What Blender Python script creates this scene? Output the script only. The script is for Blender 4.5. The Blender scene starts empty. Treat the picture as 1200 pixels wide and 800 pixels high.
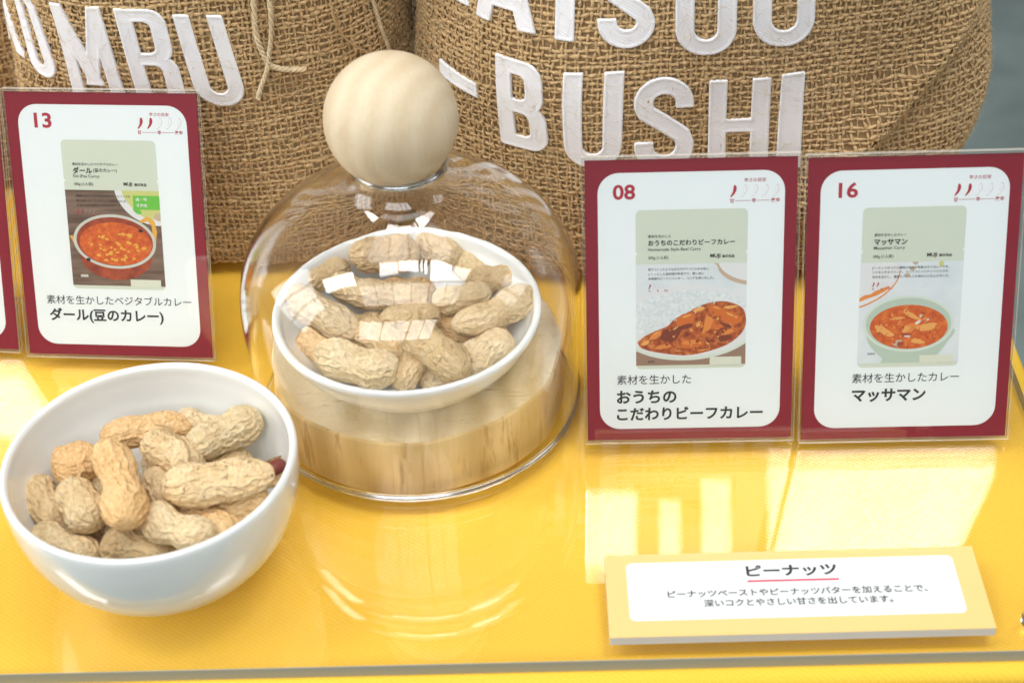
import bpy, bmesh, math, random
import numpy as np
from mathutils import Matrix, Vector, Euler

SC = bpy.context.scene
COL = SC.collection
MM = 0.001            # everything below is measured in millimetres
rng = np.random.default_rng(7)

# ------------------------------------------------------------------ camera
cam = bpy.data.cameras.new('camera')
cam.sensor_fit = 'HORIZONTAL'; cam.sensor_width = 36.0
cam.lens = 1956.33/1200*36.0
cam.clip_start = 0.02; cam.clip_end = 60.0
cam.dof.use_dof = True; cam.dof.focus_distance = 0.632; cam.dof.aperture_fstop = 12.0
camo = bpy.data.objects.new('camera', cam); COL.objects.link(camo)
F = Vector((0, 0.77963246, -0.62623736)); R = Vector((0.9991196, -0.02627237, -0.03270771)); U = Vector((0.04195274, 0.62568601, 0.77894607))
camo.matrix_world = Matrix(((R.x, U.x, -F.x, 0), (R.y, U.y, -F.y, 0), (R.z, U.z, -F.z, 0.41736158), (0, 0, 0, 1)))
SC.camera = camo

# ------------------------------------------------------------------ ambient light, lamps, exposure
world = bpy.data.worlds.new('World'); SC.world = world; world.use_nodes = True
bgn = world.node_tree.nodes['Background']
bgn.inputs[0].default_value = (0.86, 0.93, 1.0, 1); bgn.inputs[1].default_value = 0.13
SC.view_settings.view_transform = 'Standard'; SC.view_settings.look = 'None'
SC.view_settings.exposure = 0.17; SC.view_settings.gamma = 1.0
SC.view_settings.use_curve_mapping = False
SC.cycles.max_bounces = 20; SC.cycles.transparent_max_bounces = 32
SC.cycles.glossy_bounces = 8; SC.cycles.transmission_bounces = 12; SC.cycles.diffuse_bounces = 5
SC.cycles.caustics_reflective = True; SC.cycles.caustics_refractive = True
SC.cycles.blur_glossy = 0.0
SC.cycles.sample_clamp_indirect = 0.0

def skylight(x0, x1, y0, y1, L, z=1800., col=(1, 0.985, 0.96)):
    """one daylight pane of the glazed roof overhead; L is its radiance"""
    l = bpy.data.lights.new('skylight_pane', 'AREA'); l.shape = 'RECTANGLE'
    l.size = (x1-x0)*MM; l.size_y = (y1-y0)*MM
    l.energy = math.pi*l.size*l.size_y*L; l.color = col
    o = bpy.data.objects.new('skylight_pane', l); COL.objects.link(o)
    o.location = ((x0+x1)/2*MM, (y0+y1)/2*MM, z*MM)
# row of panes just in front of the display, brightest sky
for x0, x1, y0, y1, L in ((-470, -190, 262, 470, 11), (-175, 117, 290, 470, 15), (152, 180, 300, 470, 13), (212, 252, 268, 470, 13),
                          (308, 640, 120, 470, 16.5), (655, 1000, 120, 470, 8), (-1750, -925, 120, 470, 17)):
    skylight(x0, x1, y0, y1, L)
# further panes of the roof, greyer sky
for i in range(6):
    skylight(-900+i*310, -610+i*310, -470, 60, (3.2, 2.5, 3.2, 2.8, 3.1, 2.4)[i])
for i in range(4):
    skylight(-620+i*310, -335+i*310, 500, 860, (1.8, 2.2, 1.6, 2.0)[i])

def window_or_fill(loc, rot, sx, sy, L, col=(0.93, 0.97, 1)):
    l = bpy.data.lights.new('window_or_fill', 'AREA'); l.shape = 'RECTANGLE'
    l.size = sx*MM; l.size_y = sy*MM; l.energy = math.pi*l.size*l.size_y*L; l.color = col
    o = bpy.data.objects.new('window_or_fill', l); COL.objects.link(o)
    o.location = [c*MM for c in loc]; o.rotation_euler = rot
for k in range(3):      # tall glazing on the left and, fainter, on the right, plus added fill panes
    window_or_fill((-1500, 60+k*330, 760), (0, -math.radians(90), 0), 1000, 290, 4.4)
    for q in (0, 1):
        window_or_fill((-1270+k*700+q*330, -1500, 1500), (math.radians(48), 0, -math.radians(18)), 312, 900, 4.9)  # unseen fill high behind the viewer, added to brighten upright faces
window_or_fill((1500, 150, 950), (0, math.radians(90), 0), 700, 220, 2.6)
window_or_fill((1500, 480, 950), (0, math.radians(90), 0), 700, 300, 2.6)

# ------------------------------------------------------------------ helpers
def srgb(r, g, b):
    f = lambda c: (c/255/12.92) if c/255 <= .04045 else ((c/255+.055)/1.055)**2.4
    return (f(r), f(g), f(b), 1)

def newmat(name):
    m = bpy.data.materials.new(name); m.use_nodes = True
    nt = m.node_tree
    return m, nt, nt.nodes['Principled BSDF'], nt.nodes['Material Output']

def N(nt, typ, **kw):
    n = nt.nodes.new(typ)
    for k, v in kw.items():
        if k in n.inputs: n.inputs[k].default_value = v
        else: setattr(n, k, v)
    return n

def math_node(nt, op, a, b=None, clamp=False):
    n = nt.nodes.new('ShaderNodeMath'); n.operation = op; n.use_clamp = clamp
    for i, x in enumerate((a, b)):
        if x is None: continue
        if isinstance(x, (int, float)): n.inputs[i].default_value = x
        else: nt.links.new(x, n.inputs[i])
    return n.outputs[0]

def ramp(nt, fac, stops, interp='LINEAR'):
    n = nt.nodes.new('ShaderNodeValToRGB'); n.color_ramp.interpolation = interp
    e = n.color_ramp.elements
    while len(e) < len(stops): e.new(.5)
    for i, (p, c) in enumerate(stops): e[i].position = p; e[i].color = c if len(c) == 4 else (*c, 1)
    nt.links.new(fac, n.inputs[0]); return n.outputs[0]

def plain(name, col, rough=.5, spec=.5, **kw):
    m, nt, p, out = newmat(name)
    p.inputs['Base Color'].default_value = col if len(col) == 4 else (*col, 1)
    p.inputs['Roughness'].default_value = rough; p.inputs['Specular IOR Level'].default_value = spec
    for k, v in kw.items(): p.inputs[k].default_value = v
    return m

def thin_clear(name, f0, tint=(1, 1, 1), haze=0.0):
    """thin clear sheet: straight-through transmission plus Schlick reflection at each face"""
    m, nt, p, out = newmat(name); nt.nodes.remove(p)
    g = N(nt, 'ShaderNodeNewGeometry'); dp = N(nt, 'ShaderNodeVectorMath', operation='DOT_PRODUCT')
    nt.links.new(g.outputs['Normal'], dp.inputs[0]); nt.links.new(g.outputs['Incoming'], dp.inputs[1])
    c = math_node(nt, 'ABSOLUTE', dp.outputs['Value'])
    s = math_node(nt, 'POWER', math_node(nt, 'SUBTRACT', 1.0, c, True), 5.0)
    fr = math_node(nt, 'ADD', math_node(nt, 'MULTIPLY', s, 1-f0), f0)
    tr = N(nt, 'ShaderNodeBsdfTransparent'); tr.inputs[0].default_value = (*tint, 1)
    gl = N(nt, 'ShaderNodeBsdfGlossy'); gl.inputs['Roughness'].default_value = haze; gl.inputs['Color'].default_value = (1, 1, 1, 1)
    mx = N(nt, 'ShaderNodeMixShader'); nt.links.new(fr, mx.inputs[0]); nt.links.new(tr.outputs[0], mx.inputs[1]); nt.links.new(gl.outputs[0], mx.inputs[2])
    nt.links.new(mx.outputs[0], out.inputs[0]); return m

def mesh(name, verts, faces, mats, parent=None, smooth=True, midx=None, uv=None):
    """one mesh object; verts in mm in the parent's own frame"""
    me = bpy.data.meshes.new(name)
    v = np.asarray(verts, float).reshape(-1, 3)*MM
    if isinstance(faces, np.ndarray) and faces.ndim == 2:
        k = faces.shape[1]; n = len(faces)
        me.vertices.add(len(v)); me.vertices.foreach_set('co', v.ravel())
        me.loops.add(n*k); me.loops.foreach_set('vertex_index', faces.ravel().astype(np.int32))
        me.polygons.add(n); me.polygons.foreach_set('loop_start', np.arange(0, n*k, k, dtype=np.int32))
        try: me.polygons.foreach_set('loop_total', np.full(n, k, np.int32))
        except Exception: pass
        me.update(calc_edges=True); me.validate()
    else:
        me.from_pydata([tuple(p) for p in v], [], [tuple(int(i) for i in f) for f in faces]); me.update()
    if not isinstance(mats, (list, tuple)): mats = [mats]
    for m in mats: me.materials.append(m)
    if midx is not None: me.polygons.foreach_set('material_index', np.asarray(midx, np.int32))
    me.polygons.foreach_set('use_smooth', np.full(len(me.polygons), smooth))
    if uv is not None:
        l = me.uv_layers.new(name='UVMap')
        vi = np.zeros(len(me.loops), np.int32); me.loops.foreach_get('vertex_index', vi)
        l.data.foreach_set('uv', np.asarray(uv, float)[vi].ravel())
    o = bpy.data.objects.new(name, me); COL.objects.link(o)
    if parent: o.parent = parent
    return o

def tag(o, label, cat=None, group=None, kind=None):
    o['label'] = label
    if cat: o['category'] = cat
    if group: o['group'] = group
    if kind: o['kind'] = kind
    return o

def thing(name, label, cat, loc=(0, 0, 0), rot=(0, 0, 0), group=None):
    o = bpy.data.objects.new(name, None); COL.objects.link(o)
    o.empty_display_size = .01
    o.location = [c*MM for c in loc]; o.rotation_euler = rot
    return tag(o, label, cat, group)

def structure(o): o['kind'] = 'structure'; return o

def lathe(prof, seg=128, close=False):
    p = np.asarray(prof, float); n = len(p); a = np.linspace(0, 2*np.pi, seg, endpoint=False)
    v = np.stack([p[:, 0, None]*np.cos(a), p[:, 0, None]*np.sin(a), p[:, 1, None]+0*a], -1).reshape(-1, 3)
    f = []
    for i in range(n if close else n-1):
        j = (i+1) % n
        k = np.arange(seg); k2 = (k+1) % seg
        f.append(np.stack([i*seg+k, i*seg+k2, j*seg+k2, j*seg+k], -1))
    return v, np.concatenate(f)

def smooth_prof(pts, n=8):
    """Catmull-Rom through the profile points"""
    P = np.asarray(pts, float); P = np.vstack([2*P[0]-P[1], P, 2*P[-1]-P[-2]]); out = []
    for i in range(1, len(P)-2):
        for t in np.linspace(0, 1, n, endpoint=False):
            a, b, c, d = P[i-1:i+3]
            out.append(.5*((2*b)+(-a+c)*t+(2*a-5*b+4*c-d)*t*t+(-a+3*b-3*c+d)*t**3))
    out.append(P[-2]); return np.array(out)

def box(x0, x1, y0, y1, z0, z1):
    v = [(x, y, z) for z in (z0, z1) for y in (y0, y1) for x in (x0, x1)]
    f = [(0, 2, 3, 1), (4, 5, 7, 6), (0, 1, 5, 4), (2, 6, 7, 3), (0, 4, 6, 2), (1, 3, 7, 5)]
    return v, f

def bevel_box(x0, x1, y0, y1, z0, z1, r, seg=4):
    bm = bmesh.new(); v, f = box(x0, x1, y0, y1, z0, z1)
    bv = [bm.verts.new(p) for p in v]; [bm.faces.new([bv[i] for i in q]) for q in f]
    bmesh.ops.bevel(bm, geom=list(bm.edges), offset=r, segments=seg, profile=.5, affect='EDGES')
    bm.verts.index_update()
    vv = [tuple(p.co) for p in bm.verts]; ff = [[q.index for q in g.verts] for g in bm.faces]; bm.free()
    return vv, ff

def tubes(Cn, rad, Nn=None, sides=5, flat=1.0):
    """many tubes at once: Cn (T,K,3) centre lines, rad (T,K) or scalar, Nn normals for flattened threads"""
    Cn = np.asarray(Cn, float); T, K, _ = Cn.shape
    rad = np.broadcast_to(rad, (T, K))
    tg = np.gradient(Cn, axis=1); tg /= np.linalg.norm(tg, axis=-1, keepdims=True)+1e-12
    if Nn is None:
        Nn = np.zeros_like(Cn)+np.array([.31, .22, .93])
    b = np.cross(tg, Nn); b /= np.linalg.norm(b, axis=-1, keepdims=True)+1e-12
    n2 = np.cross(b, tg)
    a = np.linspace(0, 2*np.pi, sides, endpoint=False)
    v = Cn[:, :, None]+rad[:, :, None, None]*(np.cos(a)[:, None]*b[:, :, None]+flat*np.sin(a)[:, None]*n2[:, :, None])
    t, k, s = np.meshgrid(np.arange(T), np.arange(K-1), np.arange(sides), indexing='ij')
    ix = lambda t, k, s: (t*K+k)*sides+s % sides
    f = np.stack([ix(t, k, s), ix(t, k, s+1), ix(t, k+1, s+1), ix(t, k+1, s)], -1).reshape(-1, 4)
    return v.reshape(-1, 3), f

def join(parts):
    """[(verts, faces)] -> verts, list of faces"""
    V, Fc, o = [], [], 0
    for v, f in parts:
        V.append(np.asarray(v, float).reshape(-1, 3)); Fc += [[int(i)+o for i in q] for q in f]; o += len(V[-1])
    return np.concatenate(V), Fc

# ------------------------------------------------------------------ materials
def mat_cloth():
    m, nt, p, out = newmat('yellow_cloth')
    tc = N(nt, 'ShaderNodeTexCoord')
    nz = N(nt, 'ShaderNodeTexNoise', Scale=9.0, Detail=3.0); nt.links.new(tc.outputs['Object'], nz.inputs['Vector'])
    nz2 = N(nt, 'ShaderNodeTexNoise', Scale=900.0, Detail=2.0); nt.links.new(tc.outputs['Object'], nz2.inputs['Vector'])
    mp = N(nt, 'ShaderNodeMapping'); mp.inputs['Rotation'].default_value = (0, 0, .62); nt.links.new(tc.outputs['Object'], mp.inputs[0])
    w1 = N(nt, 'ShaderNodeTexWave', Scale=300.0, Distortion=.8, Detail=1.0); w1.inputs['Detail Scale'].default_value = 2; w1.bands_direction = 'X'
    nt.links.new(mp.outputs[0], w1.inputs['Vector'])
    w2 = N(nt, 'ShaderNodeTexWave', Scale=210.0, Distortion=.8, Detail=1.0); w2.bands_direction = 'Y'; nt.links.new(mp.outputs[0], w2.inputs['Vector'])
    h = math_node(nt, 'MULTIPLY', w1.outputs['Fac'], w2.outputs['Fac'])
    c = ramp(nt, math_node(nt, 'ADD', math_node(nt, 'MULTIPLY', h, .5), math_node(nt, 'MULTIPLY', nz2.outputs['Fac'], .5)), [(0.1, (0.82, 0.50, 0.042)), (.7, (0.92, 0.595, 0.075))])
    mx = N(nt, 'ShaderNodeMix', data_type='RGBA', blend_type='MULTIPLY'); mx.inputs[0].default_value = .35
    nt.links.new(c, mx.inputs['A']); nt.links.new(ramp(nt, nz.outputs['Fac'], [(.3, (.88, .88, .88)), (.7, (1, 1, 1))]), mx.inputs['B'])
    nt.links.new(mx.outputs['Result'], p.inputs['Base Color'])
    b = N(nt, 'ShaderNodeBump', Strength=.25, Distance=.0002); nt.links.new(h, b.inputs['Height']); nt.links.new(b.outputs[0], p.inputs['Normal'])
    p.inputs['Roughness'].default_value = .85; p.inputs['Specular IOR Level'].default_value = .2
    return m
M_CLOTH = mat_cloth()
M_SHEET = thin_clear('clear_acrylic_sheet', .068, (1, 1, 1))
M_SHEET_EDGE = plain('acrylic_cut_edge', (0.36, 0.36, 0.30), .35)
M_ACRYL = thin_clear('clear_acrylic', .055)
def mat_acryl_edge():
    m, nt, p, out = newmat('acrylic_edge')
    p.inputs['Base Color'].default_value = (.80, .76, .66, 1); p.inputs['Roughness'].default_value = .2
    tr = N(nt, 'ShaderNodeBsdfTransparent'); tr.inputs[0].default_value = (.96, .95, .92, 1)
    mx = N(nt, 'ShaderNodeMixShader'); mx.inputs[0].default_value = .55
    nt.links.new(tr.outputs[0], mx.inputs[1]); nt.links.new(p.outputs[0], mx.inputs[2]); nt.links.new(mx.outputs[0], out.inputs[0])
    return m
M_ACRYL_EDGE = mat_acryl_edge()
def mat_solid_glass():
    m, nt, p, out = newmat('solid_glass')
    p.inputs['Base Color'].default_value = (1, 1, 1, 1); p.inputs['Roughness'].default_value = .0
    p.inputs['Transmission Weight'].default_value = 1.0; p.inputs['IOR'].default_value = 1.46
    return m
M_SOLID = mat_solid_glass()
M_GLASS = M_SOLID
def mat_rim():
    m, nt, p, out = newmat('glass_rim')
    p.inputs['Base Color'].default_value = (.97, .99, 1, 1); p.inputs['Roughness'].default_value = .08; p.inputs['Transmission Weight'].default_value = 1.0; p.inputs['IOR'].default_value = 1.5
    gl = N(nt, 'ShaderNodeBsdfGlossy'); gl.inputs['Roughness'].default_value = .12; gl.inputs['Color'].default_value = (.9, .95, 1, 1)
    mx = N(nt, 'ShaderNodeMixShader'); mx.inputs[0].default_value = .3; nt.links.new(p.outputs[0], mx.inputs[1]); nt.links.new(gl.outputs[0], mx.inputs[2]); nt.links.new(mx.outputs[0], out.inputs[0])
    return m
M_RIM = mat_rim()

def mat_ceramic():
    m, nt, p, out = newmat('white_porcelain')
    p.inputs['Base Color'].default_value = (.80, .815, .79, 1); p.inputs['Roughness'].default_value = .16
    p.inputs['Specular IOR Level'].default_value = .5
    p.inputs['Coat Weight'].default_value = .5; p.inputs['Coat Roughness'].default_value = .05
    tc = N(nt, 'ShaderNodeTexCoord'); nz = N(nt, 'ShaderNodeTexNoise', Scale=22.0, Detail=2.0); nt.links.new(tc.outputs['Object'], nz.inputs['Vector'])
    b = N(nt, 'ShaderNodeBump', Strength=.08, Distance=.002); nt.links.new(nz.outputs['Fac'], b.inputs['Height']); nt.links.new(b.outputs[0], p.inputs['Normal']); nt.links.new(b.outputs[0], p.inputs['Coat Normal'])
    return m
M_CERAMIC = mat_ceramic()

def mat_wood(name, cols, scale, dist, rot, streak=None, rough=.5, bump=.15, centre=(0, 0, 0), wmix=.3):
    m, nt, p, out = newmat(name)
    tc = N(nt, 'ShaderNodeTexCoord'); mp = N(nt, 'ShaderNodeMapping'); mp.inputs['Rotation'].default_value = rot; mp.inputs['Location'].default_value = centre
    nt.links.new(tc.outputs['Object'], mp.inputs[0])
    w = N(nt, 'ShaderNodeTexWave', Scale=scale, Distortion=dist, Detail=3.0); w.wave_type = 'RINGS'; w.rings_direction = 'Z'; w.wave_profile = 'SIN'
    w.inputs['Detail Scale'].default_value = .6
    nt.links.new(mp.outputs[0], w.inputs['Vector'])
    ms = N(nt, 'ShaderNodeMapping'); ms.inputs['Rotation'].default_value = rot; ms.inputs['Scale'].default_value = (1, 1, .06); nt.links.new(tc.outputs['Object'], ms.inputs[0])
    nz = N(nt, 'ShaderNodeTexNoise', Scale=700.0, Detail=4.0); nt.links.new(ms.outputs[0], nz.inputs['Vector'])
    lg = N(nt, 'ShaderNodeTexNoise', Scale=45.0, Detail=3.0); nt.links.new(tc.outputs['Object'], lg.inputs['Vector'])
    f = math_node(nt, 'ADD', math_node(nt, 'MULTIPLY', w.outputs['Fac'], wmix), math_node(nt, 'ADD', math_node(nt, 'MULTIPLY', nz.outputs['Fac'], .25), math_node(nt, 'MULTIPLY', lg.outputs['Fac'], .2)))
    c = ramp(nt, f, [(.15, cols[0]), (.62, cols[1]), (.93, cols[2])])
    if streak:
        sc, lo, hi, col = streak
        s2 = N(nt, 'ShaderNodeMapping'); s2.inputs['Scale'].default_value = sc; nt.links.new(tc.outputs['Object'], s2.inputs[0])
        sn = N(nt, 'ShaderNodeTexNoise', Scale=1.0, Detail=5.0, Roughness=.62); nt.links.new(s2.outputs[0], sn.inputs['Vector'])
        mx = N(nt, 'ShaderNodeMix', data_type='RGBA'); nt.links.new(ramp(nt, sn.outputs['Fac'], [(lo, (0, 0, 0)), (hi, (1, 1, 1))]), mx.inputs[0])
        nt.links.new(c, mx.inputs['A']); mx.inputs['B'].default_value = (*col, 1); c = mx.outputs['Result']
    nt.links.new(c, p.inputs['Base Color']); p.inputs['Roughness'].default_value = rough; p.inputs['Specular IOR Level'].default_value = .35
    b = N(nt, 'ShaderNodeBump', Strength=bump, Distance=.0006); nt.links.new(nz.outputs['Fac'], b.inputs['Height']); nt.links.new(b.outputs[0], p.inputs['Normal'])
    return m
M_KNOB = mat_wood('pale_turned_wood', ((.60, .47, .30), (.745, .64, .47), (.80, .715, .56)), 36., 6.5, (-1.5, .30, .4), streak=((75, 75, 75), .64, .84, (.58, .43, .26)), rough=.65, bump=.35, centre=(.012, -.127, 0), wmix=.17)
M_DISC_TOP = mat_wood('sawn_wood_top', ((.56, .43, .25), (.77, .65, .44), (.84, .75, .57)), 30., 8., (1.4, 0.1, .5), rough=.7, bump=.6, wmix=.36, streak=((90, 700, 90), .58, .72, (.50, .36, .2)), centre=(.03, .02, 0))
M_DISC_SIDE = mat_wood('wood_side', ((.50, .335, .14), (.71, .53, .265), (.81, .655, .39)), 22., 7., (0, 0, 0), streak=((260, 260, 40), .555, .66, (.45, .28, .115)), rough=.55, bump=.4, centre=(.06, 0, 0), wmix=.4)

def mat_peanut():
    m, nt, p, out = newmat('peanut_shell')
    tc = N(nt, 'ShaderNodeTexCoord'); oi = N(nt, 'ShaderNodeObjectInfo')
    off = N(nt, 'ShaderNodeVectorMath', operation='ADD'); nt.links.new(tc.outputs['Object'], off.inputs[0])
    sp = N(nt, 'ShaderNodeVectorMath', operation='SCALE'); sp.inputs[0].default_value = (3.1, 1.7, 2.3); nt.links.new(oi.outputs['Random'], sp.inputs['Scale']); nt.links.new(sp.outputs[0], off.inputs[1])
    n1 = N(nt, 'ShaderNodeTexNoise', Scale=110.0, Detail=4.0, Roughness=.6); nt.links.new(off.outputs[0], n1.inputs['Vector'])
    n2 = N(nt, 'ShaderNodeTexNoise', Scale=700.0, Detail=3.0); nt.links.new(off.outputs[0], n2.inputs['Vector'])
    n3 = N(nt, 'ShaderNodeTexNoise', Scale=260.0, Detail=5.0, Roughness=.7); nt.links.new(off.outputs[0], n3.inputs['Vector'])
    f = math_node(nt, 'ADD', math_node(nt, 'MULTIPLY', n1.outputs['Fac'], .6), math_node(nt, 'MULTIPLY', n2.outputs['Fac'], .4))
    c = ramp(nt, f, [(.30, (.66, .49, .28)), (.50, (.83, .665, .425)), (.70, (.89, .775, .565))])
    mx = N(nt, 'ShaderNodeMix', data_type='RGBA', blend_type='MULTIPLY'); mx.inputs[0].default_value = 1
    nt.links.new(c, mx.inputs['A']); nt.links.new(ramp(nt, oi.outputs['Random'], [(0, (.84, .76, .65)), (.3, (.97, .94, .89)), (.7, (1, 1, 1)), (1, (1.0, .84, .66))]), mx.inputs['B'])
    mx2 = N(nt, 'ShaderNodeMix', data_type='RGBA'); nt.links.new(ramp(nt, n3.outputs['Fac'], [(.655, (0, 0, 0)), (.74, (.75, .75, .75))]), mx2.inputs[0])
    nt.links.new(mx.outputs['Result'], mx2.inputs['A']); mx2.inputs['B'].default_value = (.20, .12, .06, 1)
    tint = N(nt, 'ShaderNodeMix', data_type='RGBA', blend_type='MULTIPLY'); tint.inputs[0].default_value = 1
    nt.links.new(mx2.outputs['Result'], tint.inputs['A']); nt.links.new(oi.outputs['Color'], tint.inputs['B'])
    n4 = N(nt, 'ShaderNodeTexNoise', Scale=330.0, Detail=4.0, Roughness=.7); nt.links.new(off.outputs[0], n4.inputs['Vector'])
    sc_ = math_node(nt, 'MULTIPLY', ramp(nt, n4.outputs['Fac'], [(.60, (0, 0, 0)), (.66, (1, 1, 1))]), math_node(nt, 'SUBTRACT', 1.0, oi.outputs['Alpha']))
    scm = N(nt, 'ShaderNodeMix', data_type='RGBA'); nt.links.new(sc_, scm.inputs[0]); nt.links.new(tint.outputs['Result'], scm.inputs['A']); scm.inputs['B'].default_value = (.05, .04, .035, 1)
    wv = N(nt, 'ShaderNodeVectorMath', operation='SCALE'); wv.inputs['Scale'].default_value = .0035; nt.links.new(n3.outputs['Color'], wv.inputs[0])
    wa = N(nt, 'ShaderNodeVectorMath', operation='ADD'); nt.links.new(off.outputs[0], wa.inputs[0]); nt.links.new(wv.outputs[0], wa.inputs[1])
    ws = N(nt, 'ShaderNodeMapping'); ws.inputs['Scale'].default_value = (.55, 1, 1); nt.links.new(wa.outputs[0], ws.inputs[0])
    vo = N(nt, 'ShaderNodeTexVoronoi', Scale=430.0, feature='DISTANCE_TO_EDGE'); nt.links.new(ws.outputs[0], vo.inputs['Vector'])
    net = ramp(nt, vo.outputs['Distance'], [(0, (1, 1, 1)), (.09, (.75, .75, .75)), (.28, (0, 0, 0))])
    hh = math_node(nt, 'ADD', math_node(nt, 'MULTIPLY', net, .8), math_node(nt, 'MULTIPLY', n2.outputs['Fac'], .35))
    pit_tint = N(nt, 'ShaderNodeMix', data_type='RGBA', blend_type='MULTIPLY'); pit_tint.inputs[0].default_value = 1; nt.links.new(scm.outputs['Result'], pit_tint.inputs['A'])
    nt.links.new(ramp(nt, math_node(nt, 'ADD', net, math_node(nt, 'MULTIPLY', n3.outputs['Fac'], .5)), [(.15, (.90, .84, .76)), (.7, (1, 1, 1))]), pit_tint.inputs['B'])  # hollows between the net ridges get a slightly darker brown tint
    nt.links.new(pit_tint.outputs['Result'], p.inputs['Base Color'])
    b = N(nt, 'ShaderNodeBump', Strength=.9, Distance=.0007); nt.links.new(hh, b.inputs['Height']); nt.links.new(b.outputs[0], p.inputs['Normal'])
    p.inputs['Roughness'].default_value = .78; p.inputs['Specular IOR Level'].default_value = .25
    return m
M_PEANUT = mat_peanut()
M_SEED = plain('red_seed_skin', (.17, .03, .02), .5)
M_FIBRE = plain('dry_fibre', (.36, .25, .13), .9)

def mat_jute(name, a, b_, scale=420.):
    m, nt, p, out = newmat(name)
    tc = N(nt, 'ShaderNodeTexCoord')
    n1 = N(nt, 'ShaderNodeTexNoise', Scale=scale, Detail=5.0, Roughness=.65); nt.links.new(tc.outputs['Object'], n1.inputs['Vector'])
    n2 = N(nt, 'ShaderNodeTexNoise', Scale=14.0, Detail=2.0); nt.links.new(tc.outputs['Object'], n2.inputs['Vector'])
    f = math_node(nt, 'ADD', math_node(nt, 'MULTIPLY', n1.outputs['Fac'], .75), math_node(nt, 'MULTIPLY', n2.outputs['Fac'], .25))
    nt.links.new(ramp(nt, f, [(.34, a), (.64, b_)]), p.inputs['Base Color'])
    n3 = N(nt, 'ShaderNodeTexNoise', Scale=2500.0, Detail=2.0); nt.links.new(tc.outputs['Object'], n3.inputs['Vector'])
    b = N(nt, 'ShaderNodeBump', Strength=.9, Distance=.0006); nt.links.new(n3.outputs['Fac'], b.inputs['Height']); nt.links.new(b.outputs[0], p.inputs['Normal'])
    p.inputs['Roughness'].default_value = .85; p.inputs['Specular IOR Level'].default_value = .2
    return m
M_JUTE = mat_jute('jute_thread', (.48, .305, .138), (.70, .495, .265))
M_JUTE_LIGHT = mat_jute('pale_jute', (.60, .46, .27), (.80, .66, .43), 300.)
M_LINING = mat_jute('sack_lining', (.42, .265, .122), (.53, .355, .175), 90.)

def mat_satin():
    m, nt, p, out = newmat('white_satin_patch')
    tc = N(nt, 'ShaderNodeTexCoord'); mp = N(nt, 'ShaderNodeMapping'); mp.inputs['Rotation'].default_value = (0, 0, .5); nt.links.new(tc.outputs['UV'], mp.inputs[0])
    w = N(nt, 'ShaderNodeTexWave', Scale=.30, Distortion=1.2, Detail=1.0); w.bands_direction = 'Y'; nt.links.new(mp.outputs[0], w.inputs['Vector'])
    b = N(nt, 'ShaderNodeBump', Strength=.14, Distance=.0003); nt.links.new(w.outputs['Fac'], b.inputs['Height']); nt.links.new(b.outputs[0], p.inputs['Normal'])
    nt.links.new(ramp(nt, w.outputs['Fac'], [(0, (.80, .80, .82)), (1, (.82, .82, .84))]), p.inputs['Base Color'])
    p.inputs['Roughness'].default_value = .6; p.inputs['Specular IOR Level'].default_value = .25
    return m
M_SATIN = mat_satin()
def mat_floor():
    m, nt, p, out = newmat('grey_green_floor')
    tc = N(nt, 'ShaderNodeTexCoord'); n1 = N(nt, 'ShaderNodeTexNoise', Scale=9.0, Detail=6.0, Roughness=.65); nt.links.new(tc.outputs['Object'], n1.inputs['Vector'])
    nt.links.new(ramp(nt, n1.outputs['Fac'], [(.3, (.23, .295, .28)), (.7, (.37, .45, .425))]), p.inputs['Base Color']); p.inputs['Roughness'].default_value = .7
    return m
M_FLOOR = mat_floor()

# inks and papers
P_RED = plain('dark_red_print', (.235, .006, .019), .45)
P_WHITE = plain('white_paper', (.78, .845, .85), .55)
P_INK = plain('black_ink', (.018, .017, .017), .6)
P_REDINK = plain('red_ink', (.40, .02, .04), .6)
P_PINK = plain('pale_red_line', (.64, .42, .44), .6)
P_POUCH = plain('pale_green_print', (.60, .66, .55), .55)
P_CREAM = plain('cream_print', (.66, .69, .57), .55)
P_GREEN = plain('green_print', (.14, .50, .055), .55)
P_LWHITE = plain('white_print', (.70, .72, .72), .6, .2)
P_YELLOW = plain('soft_yellow_print', (.76, .55, .22), .6, .2)
P_FOAM = plain('foam_board_edge', (.74, .72, .66), .8)
P_UNDER = plain('red_underline', (.62, .05, .11), .6)
def blotch(name, stops, scale, detail=4., stretch=(1, 1, 1), rough=.5):
    m, nt, p, out = newmat(name)
    tc = N(nt, 'ShaderNodeTexCoord'); mp = N(nt, 'ShaderNodeMapping'); mp.inputs['Scale'].default_value = stretch; nt.links.new(tc.outputs['Object'], mp.inputs[0])
    n = N(nt, 'ShaderNodeTexNoise', Scale=scale, Detail=detail, Roughness=.6); nt.links.new(mp.outputs[0], n.inputs['Vector'])
    nt.links.new(ramp(nt, n.outputs['Fac'], stops), p.inputs['Base Color']); p.inputs['Roughness'].default_value = rough
    return m
P_WOODPIC = blotch('printed_wood', [(.3, (.10, .062, .04)), (.7, (.24, .16, .115))], 160., 3., (.25, 2.2, 1))
P_CURRY_R = blotch('printed_red_curry', [(.3, (.46, .065, .012)), (.55, (.62, .13, .02)), (.75, (.72, .24, .04))], 420.)
P_CURRY_B = blotch('printed_brown_curry', [(.28, (.15, .022, .006)), (.45, (.37, .072, .014)), (.6, (.52, .15, .03)), (.76, (.68, .33, .11))], 480., 5.)
P_RICE = blotch('printed_rice', [(.3, (.56, .64, .66)), (.65, (.74, .79, .79))], 900., 3.)
P_COPPER = blotch('printed_copper', [(.35, (.22, .035, .015)), (.65, (.42, .085, .03))], 200.)
P_STEEL = plain('printed_steel_rim', (.55, .58, .52), .5)
P_BEAN = plain('printed_chickpea', (.72, .40, .06), .5)
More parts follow.
